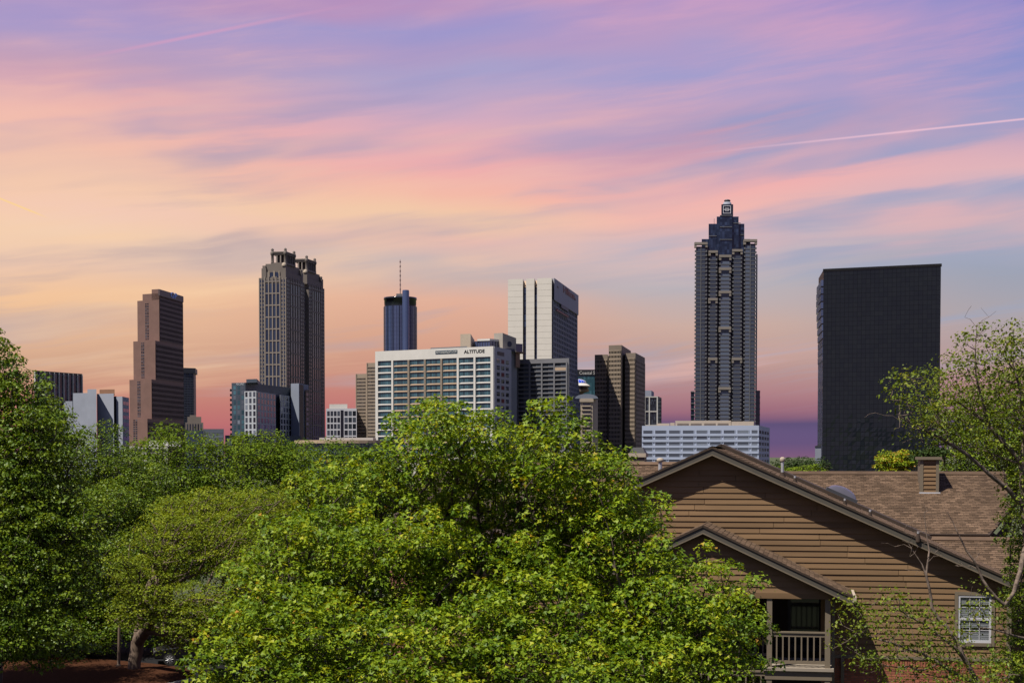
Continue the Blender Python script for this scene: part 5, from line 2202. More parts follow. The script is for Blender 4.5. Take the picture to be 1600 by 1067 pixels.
def railing(u0, u1, zf, d, n):
    b = MB()
    zt0, zt1 = zf + 0.95, zf + 1.03
    b.box(H, u0, u1, zt1 - 0.045, zt1, d - 0.06, d + 0.05)
    b.box(H, u0, u1, zt0 - 0.07, zt1 - 0.045, d - 0.03, d + 0.02)
    b.build('top_rail', trim, porch)
    b = MB()
    b.box(H, u0, u1, zf + 0.10, zf + 0.19, d - 0.03, d + 0.02)
    b.build('bottom_rail', trim, porch)
    bm_ = MB()
    bm_.box(local_fr(), -0.021, 0.021, 0.19, 0.88, -0.02, 0.02)
    me_ = bm_.mesh('baluster', trim)
    for q in range(n):
        inst('baluster', me_, porch, H(u0 + (u1 - u0) * (q + 0.75) / (n + 0.5), d, zf), H.rz)


railing(pd, pa, zdeck, PF - 0.09, 8)
railing(pc - 2.2, pc, zdeck - 0.05, 0.2, 10)
railing(pc - 2.9, pc, zdeck - 2.75 + 1.6, PF - 0.09, 13)
b = MB()
b.box(H, pc - 2.9, pc, zdeck - 2.75 + 1.35, zdeck - 2.75 + 1.60, PF - 0.2, PF)
b.build('lower_landing', conc_beige, porch)
# downspout
b = MB()
us_ = HW(1302, 990, PF - 0.2)[0]
b.box(H, us_ - 0.045, us_ + 0.045, 0, zbeam + 0.05, PF - 0.35, PF - 0.25)
b.build('downspout', trim, house)
b = MB()
us_ = HW(1316.5, 1045, 0.1)[0]
b.box(H, us_ - 0.05, us_ + 0.05, 0, HW(1316, 1026, 0.1)[1], 0.06, 0.15)
b.build('pipe_cover', trim, house)
# recess behind the porch: walls coloured dark in place of deep shade, door
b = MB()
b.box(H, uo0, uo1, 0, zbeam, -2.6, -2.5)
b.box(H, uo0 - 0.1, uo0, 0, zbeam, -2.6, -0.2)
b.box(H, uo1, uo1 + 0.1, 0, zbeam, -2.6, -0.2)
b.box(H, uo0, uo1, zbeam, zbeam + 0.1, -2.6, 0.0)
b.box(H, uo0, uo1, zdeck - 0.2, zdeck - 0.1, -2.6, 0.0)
b.build('recess', mat('recess_shade_tone', (0.05, 0.04, 0.032), 0.8, 0.1), house)
b = MB()
b.box(H, pd + 0.4, pd + 1.9, zdeck - 0.1, zdeck + 2.0, -2.5, -2.44)
dr = b.build('door', dark_metal, house)
b = MB()
b.box(H, pd + 0.5, pd + 1.8, zdeck + 0.1, zdeck + 1.9, -2.44, -2.43)
b.build('door_pane', pane_m, dr)

# ================================================================== trees
bark_dark = mat('dark_bark', (0.055, 0.042, 0.033), 0.9, 0.15, 0.35, 3, 0.6, 12, stretch=(1, 1, 0.3))
bark_brown = mat('brown_bark', (0.11, 0.08, 0.06), 0.9, 0.15, 0.35, 3, 0.6, 12, stretch=(1, 1, 0.3))
bark_birch = mat('birch_bark', (0.115, 0.088, 0.070), 0.9, 0.1, 0.85, 7, 0.8, 18)
lf_maple = leaf_mat('maple_leaf', [(0.0, (0.026, 0.066, 0.003)), (0.35, (0.080, 0.138, 0.006)), (0.75, (0.182, 0.245, 0.010)), (0.94, (0.285, 0.29, 0.014)), (0.995, (0.28, 0.15, 0.016))], 0.30, 0.5, 0.18)
lf_zelk = leaf_mat('zelkova_leaf', [(0.0, (0.040, 0.070, 0.004)), (0.5, (0.125, 0.168, 0.010)), (1.0, (0.215, 0.24, 0.017))], 0.30, 0.6, 0.10)
lf_oak = leaf_mat('oak_leaf', [(0.0, (0.020, 0.050, 0.003)), (0.5, (0.075, 0.125, 0.007)), (1.0, (0.180, 0.232, 0.015))], 0.28, 0.45, 0.2)
lf_far = leaf_mat('far_leaf', [(0.0, (0.028, 0.060, 0.004)), (0.5, (0.072, 0.122, 0.007)), (1.0, (0.135, 0.185, 0.012))], 0.28, 0.6, 0.1)
lf_dark = leaf_mat('dark_leaf', [(0.0, (0.010, 0.022, 0.004)), (1.0, (0.030, 0.052, 0.009))], 0.1, 0.6, 0.12)
lf_birch = leaf_mat('birch_leaf', [(0.0, (0.040, 0.070, 0.006)), (0.6, (0.105, 0.145, 0.011)), (1.0, (0.20, 0.205, 0.02))], 0.32, 0.5, 0.15)


SHAPES = {
    'maple': (np.array([(0, 0, 0), (-0.52, 0.30, 0.10), (-0.20, 0.48, 0.03), (0, 1.0, -0.10), (0.20, 0.48, 0.03), (0.52, 0.30, 0.10)]),
              np.array([(0, 2, 1), (0, 3, 2), (0, 4, 3), (0, 5, 4)])),
    'oval': (np.array([(0, 0, 0), (-0.33, 0.48, 0.08), (0, 1.0, -0.06), (0.33, 0.48, 0.08)]), np.array([(0, 2, 1), (0, 3, 2)])),
}


def np_mesh(name, verts, tris, material, lv=None, smooth=False):
    me = bpy.data.meshes.new(name)
    me.vertices.add(len(verts))
    me.vertices.foreach_set('co', np.ascontiguousarray(verts, dtype=np.float32).ravel())
    n, k = tris.shape
    me.loops.add(n * k)
    me.loops.foreach_set('vertex_index', np.ascontiguousarray(tris, dtype=np.int32).ravel())
    me.polygons.add(n)
    me.polygons.foreach_set('loop_start', np.arange(0, n * k, k, dtype=np.int32))
    if smooth:
        me.polygons.foreach_set('use_smooth', np.ones(n, dtype=bool))
    me.update(calc_edges=True)
    me.materials.append(material)
    if lv is not None:
        at = me.attributes.new('lv', 'FLOAT', 'FACE')
        at.data.foreach_set('value', np.ascontiguousarray(lv, dtype=np.float32))
    return me


def unit(v):
    return v / np.maximum(np.linalg.norm(v, axis=-1, keepdims=True), 1e-9)


def lobe(px, py, Y, rx, ry, rd=None):
    p = P(px, py, Y)
    k = Y / F
    return (np.array(p), np.array([rx * k, rd if rd else 0.5 * (rx + ry) * k, ry * k]))


def sloped(ll, f, jit=0.0):
    """crown lobes from picture measures: lower boughs reach nearer to the viewer"""
    top = min(l[1] for l in ll)
    out = []
    for l in ll:
        Y = l[2] - f * (l[1] - top) * l[2] / F
        out.append(lobe(l[0], l[1], Y, *l[3:]))
    return out


def clump_points(lobes, spacing, hollow=0.5, rng=None, back=0.6, lump=0.0, sprig=0.06):
    rng = rng or RNG
    cand = []
    parents = lobes
    if lump:                      # break every lobe up into smaller bosses with gaps between
        sub = []
        for c, r in lobes:
            m = max(5, int(7 * (np.prod(r) ** (1 / 3)) / lump))
            d = unit(rng.normal(size=(min(m, 40), 3)))
            for q in d:
                k = lump * (0.55 + 0.85 * rng.random())
                rr = np.minimum(np.array([k, k, k * 0.72]), r * 0.8)
                sub.append((c + q * (np.maximum(r - rr * 0.85, r * 0.3) if rng.random() > 0.22 else r + rr * 0.15), rr))
        lobes = sub + [(c, r * 0.62) for c, r in lobes]
    for c, r in lobes:
        area = 4 * math.pi * ((r[0] * r[1]) ** 1.6 / 3 + (r[0] * r[2]) ** 1.6 / 3 + (r[1] * r[2]) ** 1.6 / 3) ** (1 / 1.6)
        n = int(area / spacing ** 2 * 4.0) + 6
        d = unit(rng.normal(size=(n, 3)))
        rad = np.where(rng.random(n) < 0.72, 0.84 + 0.22 * rng.random(n), 0.35 + 0.55 * rng.random(n))
        rad = np.where(rng.random(n) < sprig, 1.08 + 0.30 * rng.random(n), rad)
        cand.append(c + d * r * rad[:, None])
    cand = np.concatenate(cand)
    keep = np.ones(len(cand), bool)
    for c, r in parents:
        q = np.linalg.norm((cand - c) / r, axis=1)
        keep &= ~((q < hollow) & (rng.random(len(cand)) < 0.9))
    cy = np.mean([c[1] for c, r in parents])
    keep &= (cand[:, 1] < cy + 0.3) | (rng.random(len(cand)) < back)
    keep &= cand[:, 2] > 0.3
    cand = cand[keep]
    rng.shuffle(cand)
    acc = np.empty((len(cand), 3))
    m = 0
    for p in cand:
        if m and np.min(np.sum((acc[:m] - p) ** 2, axis=1)) < spacing ** 2 * 0.5:
            continue
        acc[m] = p
        m += 1
    return acc[:m].copy()


def grow(init, init_par, pts, bf=0.35, seg=0.5, jit=0.06, droop=0.10, rng=None):
    """join every clump to the limbs by the cheapest branch; returns nodes, parents, load"""
    rng = rng or RNG
    cap_ = len(init) + len(pts) * 30
    N = np.empty((cap_, 3))
    par = np.full(cap_, -1, int)
    path = np.zeros(cap_)
    n = len(init)
    N[:n] = init
    par[:n] = init_par
    for i in range(n):
        if par[i] >= 0:
            path[i] = path[par[i]] + np.linalg.norm(N[i] - N[par[i]])
    d0 = np.array([np.min(np.linalg.norm(N[:n] - p, axis=1)) for p in pts])
    tips = np.zeros(cap_)
    for p in pts[np.argsort(d0)]:
        dv = N[:n] - p
        d = np.linalg.norm(dv, axis=1)
        cost = d + bf * path[:n] + 0.7 * np.maximum(0, dv[:, 2])
        j = int(np.argmin(cost))
        L = d[j]
        k = max(1, int(L / seg))
        k = min(k, 28)
        a = N[j].copy()
        prev = j
        amp = jit * L
        for q in range(1, k + 1):
            t_ = q / k
            w = a + (p - a) * t_
            if q < k:
                w = w + rng.normal(size=3) * amp * 0.35
                w[2] -= droop * L * math.sin(math.pi * t_)
            if n >= cap_:
                break
            N[n] = w
            par[n] = prev
            path[n] = path[prev] + np.linalg.norm(w - N[prev])
            prev = n
            n += 1
        tips[prev] += 1
    N, par, tips = N[:n], par[:n], tips[:n]
    load = tips.copy()
    for i in range(n - 1, -1, -1):
        if par[i] >= 0:
            load[par[i]] += load[i]
    return N, par, load


def tubes(A, B, r0, r1, sides):
    ax = unit(B - A)
    ref = np.where(np.abs(ax[:, 2:3]) < 0.9, np.array([[0, 0, 1.0]]), np.array([[1.0, 0, 0]]))
    e1 = unit(np.cross(ax, ref))
    e2 = np.cross(ax, e1)
    th = np.arange(sides) * 2 * math.pi / sides
    ring = np.cos(th)[None, :, None] * e1[:, None] + np.sin(th)[None, :, None] * e2[:, None]
    V = np.concatenate([A[:, None] + ring * r0[:, None, None], B[:, None] + ring * r1[:, None, None]], 1)
    i = np.arange(sides)
    j = (i + 1) % sides
    q = np.stack([i, j, j + sides, i + sides], 1)
    Fq = q[None] + (np.arange(len(A)) * 2 * sides)[:, None, None]
    return V.reshape(-1, 3), Fq.reshape(-1, 4)


def tree(name, label, cat, base, init, init_par, pts, leaf, clump, nleaf, size, material, bark, shape='oval', r_tip=0.008, r_trunk=0.2, group=None,
         flat=0.6, upb=0.55, droop_leaf=0.35, bf=0.35, rng=None, parts=True, seg=0.5, sag=0.1, pexp=0.46, bias=0.0, limb_r=0.0):
    rng = rng or RNG
    base = np.array(base, float)
    root = thing(name, label, cat, tuple(base), group)
    N, par, load = grow(np.array(init, float), np.array(init_par), pts, bf=bf, seg=seg, rng=rng, droop=sag)
    rad = r_tip * np.maximum(load, 0.6) ** pexp
    rmax = rad.max()
    if rmax > r_trunk:
        rad = np.where(rad > r_tip * 3, r_tip * 3 + (rad - r_tip * 3) * (r_trunk - r_tip * 3) / (rmax - r_tip * 3), rad)
    if limb_r:                    # the drawn limbs taper from their own length as well
        ni = len(init)
        far = np.zeros(ni)
        for i in range(ni - 1, 0, -1):
            if par[i] >= 0:
                far[par[i]] = max(far[par[i]], far[i] + np.linalg.norm(N[i] - N[par[i]]))
        rad[:ni] = np.maximum(rad[:ni], np.minimum(0.009 + limb_r * far, 0.10))
    ch = np.arange(len(N))[par >= 0]
    A, B = N[par[ch]], N[ch]
    r0, r1 = rad[par[ch]], rad[ch]
    r0 = np.minimum(r0, r1 * 1.5)
    isT = ch < len(init)
    for nm, sel in (('trunk', isT), ('branch_work', ~isT)):
        vs, fs, off = [], [], 0
        for lo_, hi_, s_ in ((0.03, 9, 7), (0.012, 0.03, 5), (0, 0.012, 3)):
            k = sel & (r1 >= lo_) & (r1 < hi_)
            if k.any():
                v, f = tubes(A[k], B[k], r0[k], r1[k], s_)
                vs.append(v)
                fs.append(f + off)
                off += len(v)
        if vs:
            me = np_mesh(nm, np.concatenate(vs) - base, np.concatenate(fs), bark, smooth=True)
            obj(nm, me, root, tuple(base), kind='stuff' if nm == 'branch_work' else None)
    # foliage
    n = len(pts)
    k = max(1, int(nleaf))
    cnt = n * k
    cr = clump * (0.75 + 0.5 * rng.random(n))
    d = unit(rng.normal(size=(n, k, 3)))
    d[..., 2] = np.where(d[..., 2] < -0.25, -d[..., 2], d[..., 2])
    rr = 0.45 + 0.62 * rng.random((n, k, 1)) ** 0.6
    off = d * rr * cr[:, None, None] * np.array([1, 1, flat])
    pos = (pts[:, None] + off).reshape(-1, 3)
    nr = unit(d.reshape(-1, 3) * 0.55 + np.array([0, 0, upb]) + rng.normal(size=(cnt, 3)) * 0.42)
    tp = unit(rng.normal(size=(cnt, 3)) * 0.6 + d.reshape(-1, 3) * 0.8 + np.array([0, 0, -droop_leaf]))
    tp = unit(tp - nr * np.sum(tp * nr, 1, keepdims=True))
    sd = np.cross(nr, tp)
    sz = size * (0.45 + 0.95 * rng.random(cnt) ** 1.3)
    SV, SF = SHAPES[shape]
    V = pos[:, None] + (SV[None, :, 0:1] * sd[:, None] + (SV[None, :, 1:2] - 0.4) * tp[:, None] + SV[None, :, 2:3] * nr[:, None]) * sz[:, None, None]
    Fc = SF[None] + (np.arange(cnt) * len(SV))[:, None, None]
    cl = rng.random(n) * 0.40
    lv = np.clip(cl[:, None] + rng.random((n, k)) * 0.62 + bias, 0, 1).reshape(-1)
    me = np_mesh('crown', V.reshape(-1, 3) - base, Fc.reshape(-1, 3), material, np.repeat(lv, len(SF)))
    obj('crown', me, root, tuple(base))
    return root


def trunk_line(px, Y, z1, lean=(0, 0), n=7, wob=0.12):
    b0 = P(px, HOR, Y)
    out, pr = [], []
    for i in range(n):
        q = i / (n - 1)
        out.append((b0.x + lean[0] * q + (random.uniform(-wob, wob) if i else 0), b0.y + lean[1] * q + (random.uniform(-wob, wob) if i else 0), z1 * q))
        pr.append(i - 1)
    return (b0.x, b0.y, 0), out, pr


# ---- the three maples in front of the house
MY = 31.0
mp = [
    (765, 3.2, (0.1, 0), 'tall bright green maple with the highest crown, in front of the white slab',
     [(740, 716, 31.5, 88, 58), (712, 662, 31.5, 26, 26), (772, 688, 31.6, 45, 36), (850, 725, 31, 88, 62), (878, 678, 31, 40, 26), (668, 755, 31.2, 88, 68), (932, 765, 31.3, 52, 62),
      (640, 728, 31.6, 30, 24), (800, 790, 32.8, 130, 80), (890, 810, 31.6, 90, 70), (700, 830, 32.4, 90, 70), (960, 735, 31.4, 26, 22), (800, 885, 32.0, 110, 60), (700, 915, 31.6, 70, 60), (880, 880, 31.4, 60, 50), (680, 890, 30.6, 40, 34), (820, 900, 30.8, 50, 36)]),
    (600, 2.6, (-0.2, 0), 'broad bright green maple whose boughs reach over the parking lot',
     [(560, 782, 32, 82, 52), (508, 800, 32.2, 50, 46), (525, 862, 31, 90, 66), (450, 925, 30, 84, 58), (590, 910, 30.2, 105, 78), (395, 1000, 29.6, 66, 52), (375, 1052, 29.4, 52, 44),
      (500, 1005, 29, 115, 70), (620, 1010, 29, 120, 70), (735, 1010, 29.3, 80, 72), (560, 1075, 28.4, 170, 55)]),
    (960, 2.6, (0.25, 0), 'bright green maple hiding the left half of the porch',
     [(935, 868, 30.6, 92, 66), (1000, 822, 31, 42, 50), (1020, 890, 30.2, 62, 56), (870, 960, 29.6, 105, 74), (1035, 960, 29.6, 88, 62), (1080, 900, 30.1, 26, 24), (1115, 985, 29.8, 66, 72), (1150, 1005, 30, 36, 55),
      (960, 1040, 28.8, 135, 66), (1085, 1060, 29.2, 80, 42), (1130, 925, 30, 34, 24), (820, 1050, 28.6, 110, 60)]),
]
for i, (px, z1, lean, lab, lobes_) in enumerate(mp):
    rng = np.random.default_rng(100 + i)
    lbs = sloped(lobes_, 0.20)
    pts = clump_points(lbs, 0.44, 0.45, rng, back=0.7, lump=0.62, sprig=0.15)
    base, ini, pr = trunk_line(px, MY + 0.6, z1, lean)
    tree('maple_tree', lab, 'tree', base, ini, pr, pts, None, 0.26, 70, 0.088, lf_maple, bark_dark, 'maple', 0.0075, 0.19, 'maples in front of the house', flat=0.95, rng=rng, bf=0.42, seg=0.4, sag=0.06, pexp=0.44)

# ---- tall tree at the left edge
rng = np.random.default_rng(5)
lbs = sloped([(-5, 585, 45, 26, 62), (20, 640, 45, 62, 62), (58, 648, 46, 44, 46), (0, 720, 45, 96, 90), (66, 700, 44.6, 50, 44), (20, 820, 45, 105, 90), (80, 800, 46, 50, 70), (40, 920, 46, 95, 66), (20, 975, 46, 80, 44), (110, 880, 46, 44, 60), (-40, 650, 45.5, 70, 120), (30, 1000, 46, 70, 34)], 0.5)
pts = clump_points(lbs, 0.50, 0.2, rng, 0.8, lump=0.8)
base, ini, pr = trunk_line(-30, 47, 6.5, (0.4, 0.2), 8)
tree('oak_tree', 'tallest dark green tree rising at the left edge', 'tree', base, ini, pr, pts, None, 0.40, 92, 0.098, lf_oak, bark_dark, 'oval', 0.010, 0.30, rng=rng, seg=0.6, upb=0.4)

# ---- spreading pale tree over the parking lot
rng = np.random.default_rng(6)
lbs = sloped([(330, 806, 82, 84, 40), (398, 802, 81, 66, 38), (440, 850, 81, 50, 50), (268, 850, 79, 72, 46), (345, 870, 79, 100, 50), (215, 912, 78, 44, 36), (250, 955, 78.5, 70, 34), (330, 955, 78.5, 95, 42), (410, 930, 80, 66, 50), (205, 968, 78.8, 34, 22), (365, 990, 79, 66, 28)], 0.45)
pts = clump_points(lbs, 0.70, 0.25, rng, 0.8, lump=1.3)
base, ini, pr = trunk_line(207, 81, 2.6, (0.3, 0), 6, 0.05)
tree('zelkova_tree', 'low spreading yellow-green tree with thick trunk beside the parked car', 'tree', base, ini, pr, pts, None, 0.55, 72, 0.115, lf_zelk, bark_brown, 'oval', 0.017, 0.34, rng=rng, seg=0.8, flat=0.55, upb=0.7, bf=0.5, sag=0.02)

# ---- row of trees behind the lot, plus two added to shade it
rows_ = [
    ('leafy_tree', 'rounded mid green tree below the pale concrete building', 92, 78, [(150, 728, 92, 60, 48), (118, 790, 92, 80, 70), (200, 770, 93, 66, 60), (165, 860, 92, 100, 80), (225, 850, 93, 56, 66), (105, 900, 91, 80, 70), (180, 930, 92, 70, 50), (110, 975, 92, 70, 34), (60, 950, 93, 60, 50), (170, 975, 93, 50, 26), (40, 1000, 91, 60, 26), (110, 1000, 91, 50, 22)], lf_oak, 0.0),
    ('leafy_tree', 'green tree added mostly outside the picture to the lower left for its shade', 60, -160, [(-150, 800, 60, 110, 90), (-80, 860, 61, 70, 80), (-190, 900, 60, 120, 90), (-60, 940, 61, 60, 60)], lf_oak, 0.0),  # tree added off frame to cast shade on the lot
    ('leafy_tree', 'dark green tree half outside the picture behind the tallest tree, added for shade', 76, -40, [(-30, 800, 76, 90, 80), (40, 850, 77, 70, 70), (-60, 900, 76, 100, 80), (20, 930, 76, 70, 50), (-110, 830, 76, 90, 90)], lf_oak, -0.05),  # extra tree put in so its crown shades the kerbed island
    ('leafy_tree', 'green tree with loose top below the stepped granite tower', 104, 262, [(262, 738, 104, 46, 34), (225, 745, 105, 40, 30), (300, 728, 104, 44, 38), (290, 790, 104, 80, 60), (240, 830, 104, 60, 60), (300, 870, 103, 80, 50)], lf_far, 0.05),
    ('leafy_tree', 'bright green tree top below the dark apartment tower', 106, 365, [(345, 722, 106, 40, 32), (395, 718, 106, 48, 34), (370, 768, 106, 78, 46), (420, 760, 106, 46, 42), (380, 830, 106, 90, 50)], lf_far, 0.12),
    ('leafy_tree', 'darker green tree top under the temple tower', 108, 478, [(455, 728, 108, 40, 30), (495, 728, 108, 44, 28), (480, 768, 108, 66, 42), (530, 742, 108, 34, 28), (490, 830, 108, 80, 50)], lf_far, -0.06),
    ('leafy_tree', 'dark dense tree between tan roofed building and white slab', 112, 582, [(582, 722, 112, 30, 26), (560, 740, 112, 30, 28), (606, 738, 112, 26, 24), (590, 780, 112, 52, 46), (560, 830, 112, 60, 50)], lf_dark, 0.3),
]
for i, (nm, lab, Y, px, ll, lm_, bias) in enumerate(rows_):
    rng = np.random.default_rng(40 + i)
    lbs = sloped(ll, 0.6)
    near = Y < 95
    pts = clump_points(lbs, 0.70 if near else 0.95, 0.2 if near else 0.4, rng, 0.75 if near else 0.5, lump=1.1 if near else 1.4)
    base, ini, pr = trunk_line(px, Y + 1, 5.0, (0, 0), 6)
    tree(nm, lab, 'tree', base, ini, pr, pts, None, 0.60 if near else 0.78, 88 if near else 76, 0.135 if near else 0.175, lm_, bark_dark, 'oval', 0.016, 0.28, 'trees behind the parking lot', rng=rng, seg=0.9, upb=0.6, flat=0.75, bias=bias)
# undergrowth that closes the view under the crowns
for i, (px, py, Y, rx, ry, lab) in enumerate(((30, 978, 88, 75, 44, 'dark shrub mass beneath the tallest tree'), (130, 978, 88.5, 70, 44, 'dark shrubs to the left of the thick trunk'), (300, 985, 88.5, 90, 40, 'dark shrubs behind the parked car'), (430, 975, 89, 90, 50, 'dark shrubs behind the pale spreading tree'), (540, 900, 100, 80, 70, 'dark shrub mass under the dense dark tree'), (680, 860, 100, 90, 90, 'dark shrubs behind the tall maple'))):
    rng = np.random.default_rng(70 + i)
    pts = clump_points([lobe(px, py, Y, rx, ry, 2.0), lobe(px - rx * 0.4, py + 12, Y - 0.6, rx * 0.6, ry * 0.7, 1.5)], 0.85, 0.3, rng, 0.5)
    base, ini, pr = trunk_line(px, Y, 1.0, (0, 0), 3)
    tree('shrub', lab, 'shrub', base, ini, pr, pts, None, 0.62, 34, 0.24, lf_oak if i != 4 else lf_dark, bark_dark, 'oval', 0.012, 0.08, 'shrubs under the trees', rng=rng, seg=0.9)

# ---- trees seen past the house on the right
for i, (lab, px, Y, ll, lm_, bias, nm) in enumerate((
        ('dense green tree behind the rear roof at the right edge', 1560, 76, [(1560, 690, 76, 60, 50), (1600, 640, 76, 46, 70), (1520, 712, 75, 46, 34), (1590, 730, 75, 60, 40), (1640, 700, 76, 60, 80), (1500, 695, 76, 34, 40), (1545, 640, 77, 50, 36)], lf_oak, 0.12, 'leafy_tree'),
        ('small lime green bush showing above the rear ridge by the chimney', 1400, 74, [(1398, 730, 74, 24, 20), (1414, 722, 74, 14, 16)], lf_maple, 0.22, 'bush'),
        ('dark clipped greenery just behind the boxed chimney', 1452, 71, [(1452, 712, 71, 28, 9)], lf_dark, 0.2, 'bush'))):
    rng = np.random.default_rng(90 + i)
    pts = clump_points([lobe(*l) for l in ll], 0.58 if i == 0 else 0.3, 0.25, rng, 0.7, lump=0.9 if i == 0 else 0.0)
    base, ini, pr = trunk_line(px, Y + 0.5, 7.0 if i == 0 else 9.0, (0, 0), 6, 0.05)
    tree(nm, lab, 'tree' if i == 0 else 'bush', base, ini, pr, pts, None, 0.5 if i == 0 else 0.28, 66, 0.115 if i == 0 else 0.11, lm_, bark_dark, 'oval', 0.012, 0.22 if i == 0 else 0.1, rng=rng, seg=0.7, bias=bias)
# far tree line
ORD = ['first', 'second', 'third', 'fourth', 'fifth', 'sixth', 'seventh']
for i in range(7):
    rng = np.random.default_rng(120 + i)
    px = 1208 + i * 12.5
    top = [722, 719, 716, 716.5, 714, 718, 716][i]
    pts = clump_points([lobe(px, top + 9, 430 + i * 4, 9, 9), lobe(px + 4, top + 16, 428, 11, 9)], 1.25, 0.3, rng, 0.4)
    base, ini, pr = trunk_line(px, 430 + i * 4, 4, (0, 0), 3, 0.05)
    tree('distant_tree', 'dark distant tree on the horizon, ' + ORD[i] + ' from the low ribbon-windowed block', 'tree', base, ini, pr, pts, None, 0.9, 26, 0.42, lf_dark, bark_dark, 'oval', 0.03, 0.3, 'dark tree line on the horizon', rng=rng, seg=2, bias=0.1)
for i in range(5):
    rng = np.random.default_rng(140 + i)
    px = 1212 + i * 15
    top = [727, 732, 731, 730, 727][i]
    pts = clump_points([lobe(px, top + 9, 250, 11, 9), lobe(px + 8, top + 13, 249, 9, 8)], 0.75, 0.3, rng, 0.4)
    base, ini, pr = trunk_line(px, 250, 4, (0, 0), 3, 0.05)
    tree('young_tree', 'bright green treetop before the dark tree line, ' + ORD[i] + ' from the low ribbon-windowed block', 'tree', base, ini, pr, pts, None, 0.55, 30, 0.28, lf_far, bark_dark, 'oval', 0.02, 0.2, 'bright treetops before the dark tree line', rng=rng, seg=1, bias=0.3)

# ---- birch in front of the house on the right
BY = 41.0


def limb_nodes(polys):
    nodes, par, key = [], [], {}
    for poly in polys:
        prev = None
        for (px, py, Y) in poly:
            kq = (px, py)
            if kq in key:
                prev = key[kq]
                continue
            p = P(px, py, Y)
            # subdivide with slight wander
            if prev is not None:
                a = np.array(nodes[prev])
                q_ = np.array(p)
                L = np.linalg.norm(q_ - a)
                m = max(1, int(L / 0.25))
                for s_ in range(1, m):
                    w = a + (q_ - a) * s_ / m + RNG.normal(size=3) * 0.018
                    nodes.append(tuple(w))
                    par.append(prev)
                    prev = len(nodes) - 1
            nodes.append(tuple(p))
            par.append(-1 if prev is None else prev)
            prev = len(nodes) - 1
            key[kq] = prev
    return nodes, par


polys = [
    [(1640, 1395, BY), (1628, 1200, BY), (1615, 1000, BY), (1606, 850, BY), (1600, 790, BY), (1588, 779, BY - .1), (1575, 764, BY - .2), (1547, 742, BY - .4), (1525, 722, BY - .5), (1494, 699, BY - .7), (1454, 677, BY - .9), (1426, 663, BY - 1), (1404, 650, BY - 1.1)],
    [(1600, 790, BY), (1597, 724, BY), (1556, 711, BY + .2), (1522, 699, BY + .3), (1491, 688, BY + .4)],
    [(1597, 724, BY), (1587, 712, BY), (1566, 690, BY), (1544, 662, BY), (1522, 646, BY), (1488, 621, BY), (1467, 603, BY)],
    [(1544, 662, BY), (1534, 625, BY - .2), (1525, 587, BY - .3), (1524, 547, BY - .3), (1526, 512, BY - .3)],
    [(1597, 724, BY), (1602, 660, BY), (1592, 600, BY), (1580, 560, BY), (1584, 515, BY)],
    [(1640, 1395, BY), (1590, 1200, BY - .6), (1545, 1100, BY - .9), (1528, 1067, BY - 1), (1505, 1026, BY - 1), (1496, 1003, BY - 1), (1480, 980, BY - 1), (1466, 966, BY - 1), (1456, 950, BY - 1), (1452, 919, BY - 1), (1447, 899, BY - 1), (1441, 882, BY - 1), (1429, 864, BY - 1), (1419, 848, BY - 1)],
    [(1505, 1026, BY - 1), (1478, 1000, BY - 1.2), (1440, 972, BY - 1.3), (1405, 952, BY - 1.4), (1375, 938, BY - 1.4)],
    [(1528, 1067, BY - 1), (1490, 1050, BY - 1.3), (1440, 1020, BY - 1.5), (1390, 1003, BY - 1.6), (1345, 990, BY - 1.6)],
    [(1615, 1000, BY), (1592, 995, BY - .5), (1574, 989, BY - .6), (1547, 982, BY - .7), (1531, 980, BY - .7), (1524, 966, BY - .7), (1519, 955, BY - .7)],
    [(1606, 850, BY), (1590, 905, BY - .4), (1570, 945, BY - .5), (1545, 920, BY - .6), (1510, 860, BY - .6), (1480, 800, BY - .6)],
    [(1447, 899, BY - 1), (1452, 860, BY - .9), (1447, 830, BY - .9), (1444, 800, BY - .9)],
]
nodes, par_ = limb_nodes(polys)
rng = np.random.default_rng(33)
lbs = [lobe(*l) for l in [(1550, 560, 41, 56, 50), (1590, 600, 41, 40, 80), (1500, 600, 40.8, 46, 42), (1440, 622, 40, 46, 40), (1410, 610, 39.9, 26, 24), (1530, 650, 41, 60, 46), (1460, 670, 40.3, 44, 30), (1570, 690, 41, 40, 40), (1595, 760, 41, 26, 60),
                          (1380, 960, 39.5, 62, 34), (1430, 990, 39.5, 60, 40), (1360, 1010, 39.4, 46, 34), (1330, 960, 39.5, 24, 30), (1470, 1010, 39.8, 40, 34), (1540, 960, 40.2, 34, 36), (1440, 1055, 39.4, 80, 22), (1530, 1050, 39.6, 60, 30)]]
pts = clump_points(lbs, 0.36, 0.0, rng, 0.9)
pts = pts[rng.random(len(pts)) < np.where(pts[:, 2] > 9.0, 1.0, 0.66)]
# bare twig tips at the dead ends
bare = []
for (px, py, Y, sx, sy, n) in ((1419, 848, BY - 1, 26, 18, 10), (1440, 850, BY - 1, 36, 30, 12), (1470, 870, BY - .8, 50, 30, 14), (1404, 645, BY - 1.1, 34, 24, 12), (1526, 505, BY - .3, 26, 26, 8), (1444, 790, BY - .9, 24, 26, 8), (1500, 860, BY - .6, 40, 40, 10)):
    for q in range(n):
        p = P(px + rng.normal() * sx * 0.6, py + rng.normal() * sy * 0.6, Y + rng.normal() * 0.3)
        bare.append(tuple(p))
b0 = P(1640, HOR, BY)
bt = tree('birch_tree', 'thin sparse birch with flaking limbs crossing the house wall and window', 'tree', (b0.x, b0.y, 0), nodes, par_, pts, None, 0.30, 23, 0.085, lf_birch, bark_birch, 'oval', 0.0048, 0.14, rng=rng, seg=0.22, flat=0.8, upb=0.35, bf=0.18, sag=0.05, pexp=0.50, limb_r=0.014)
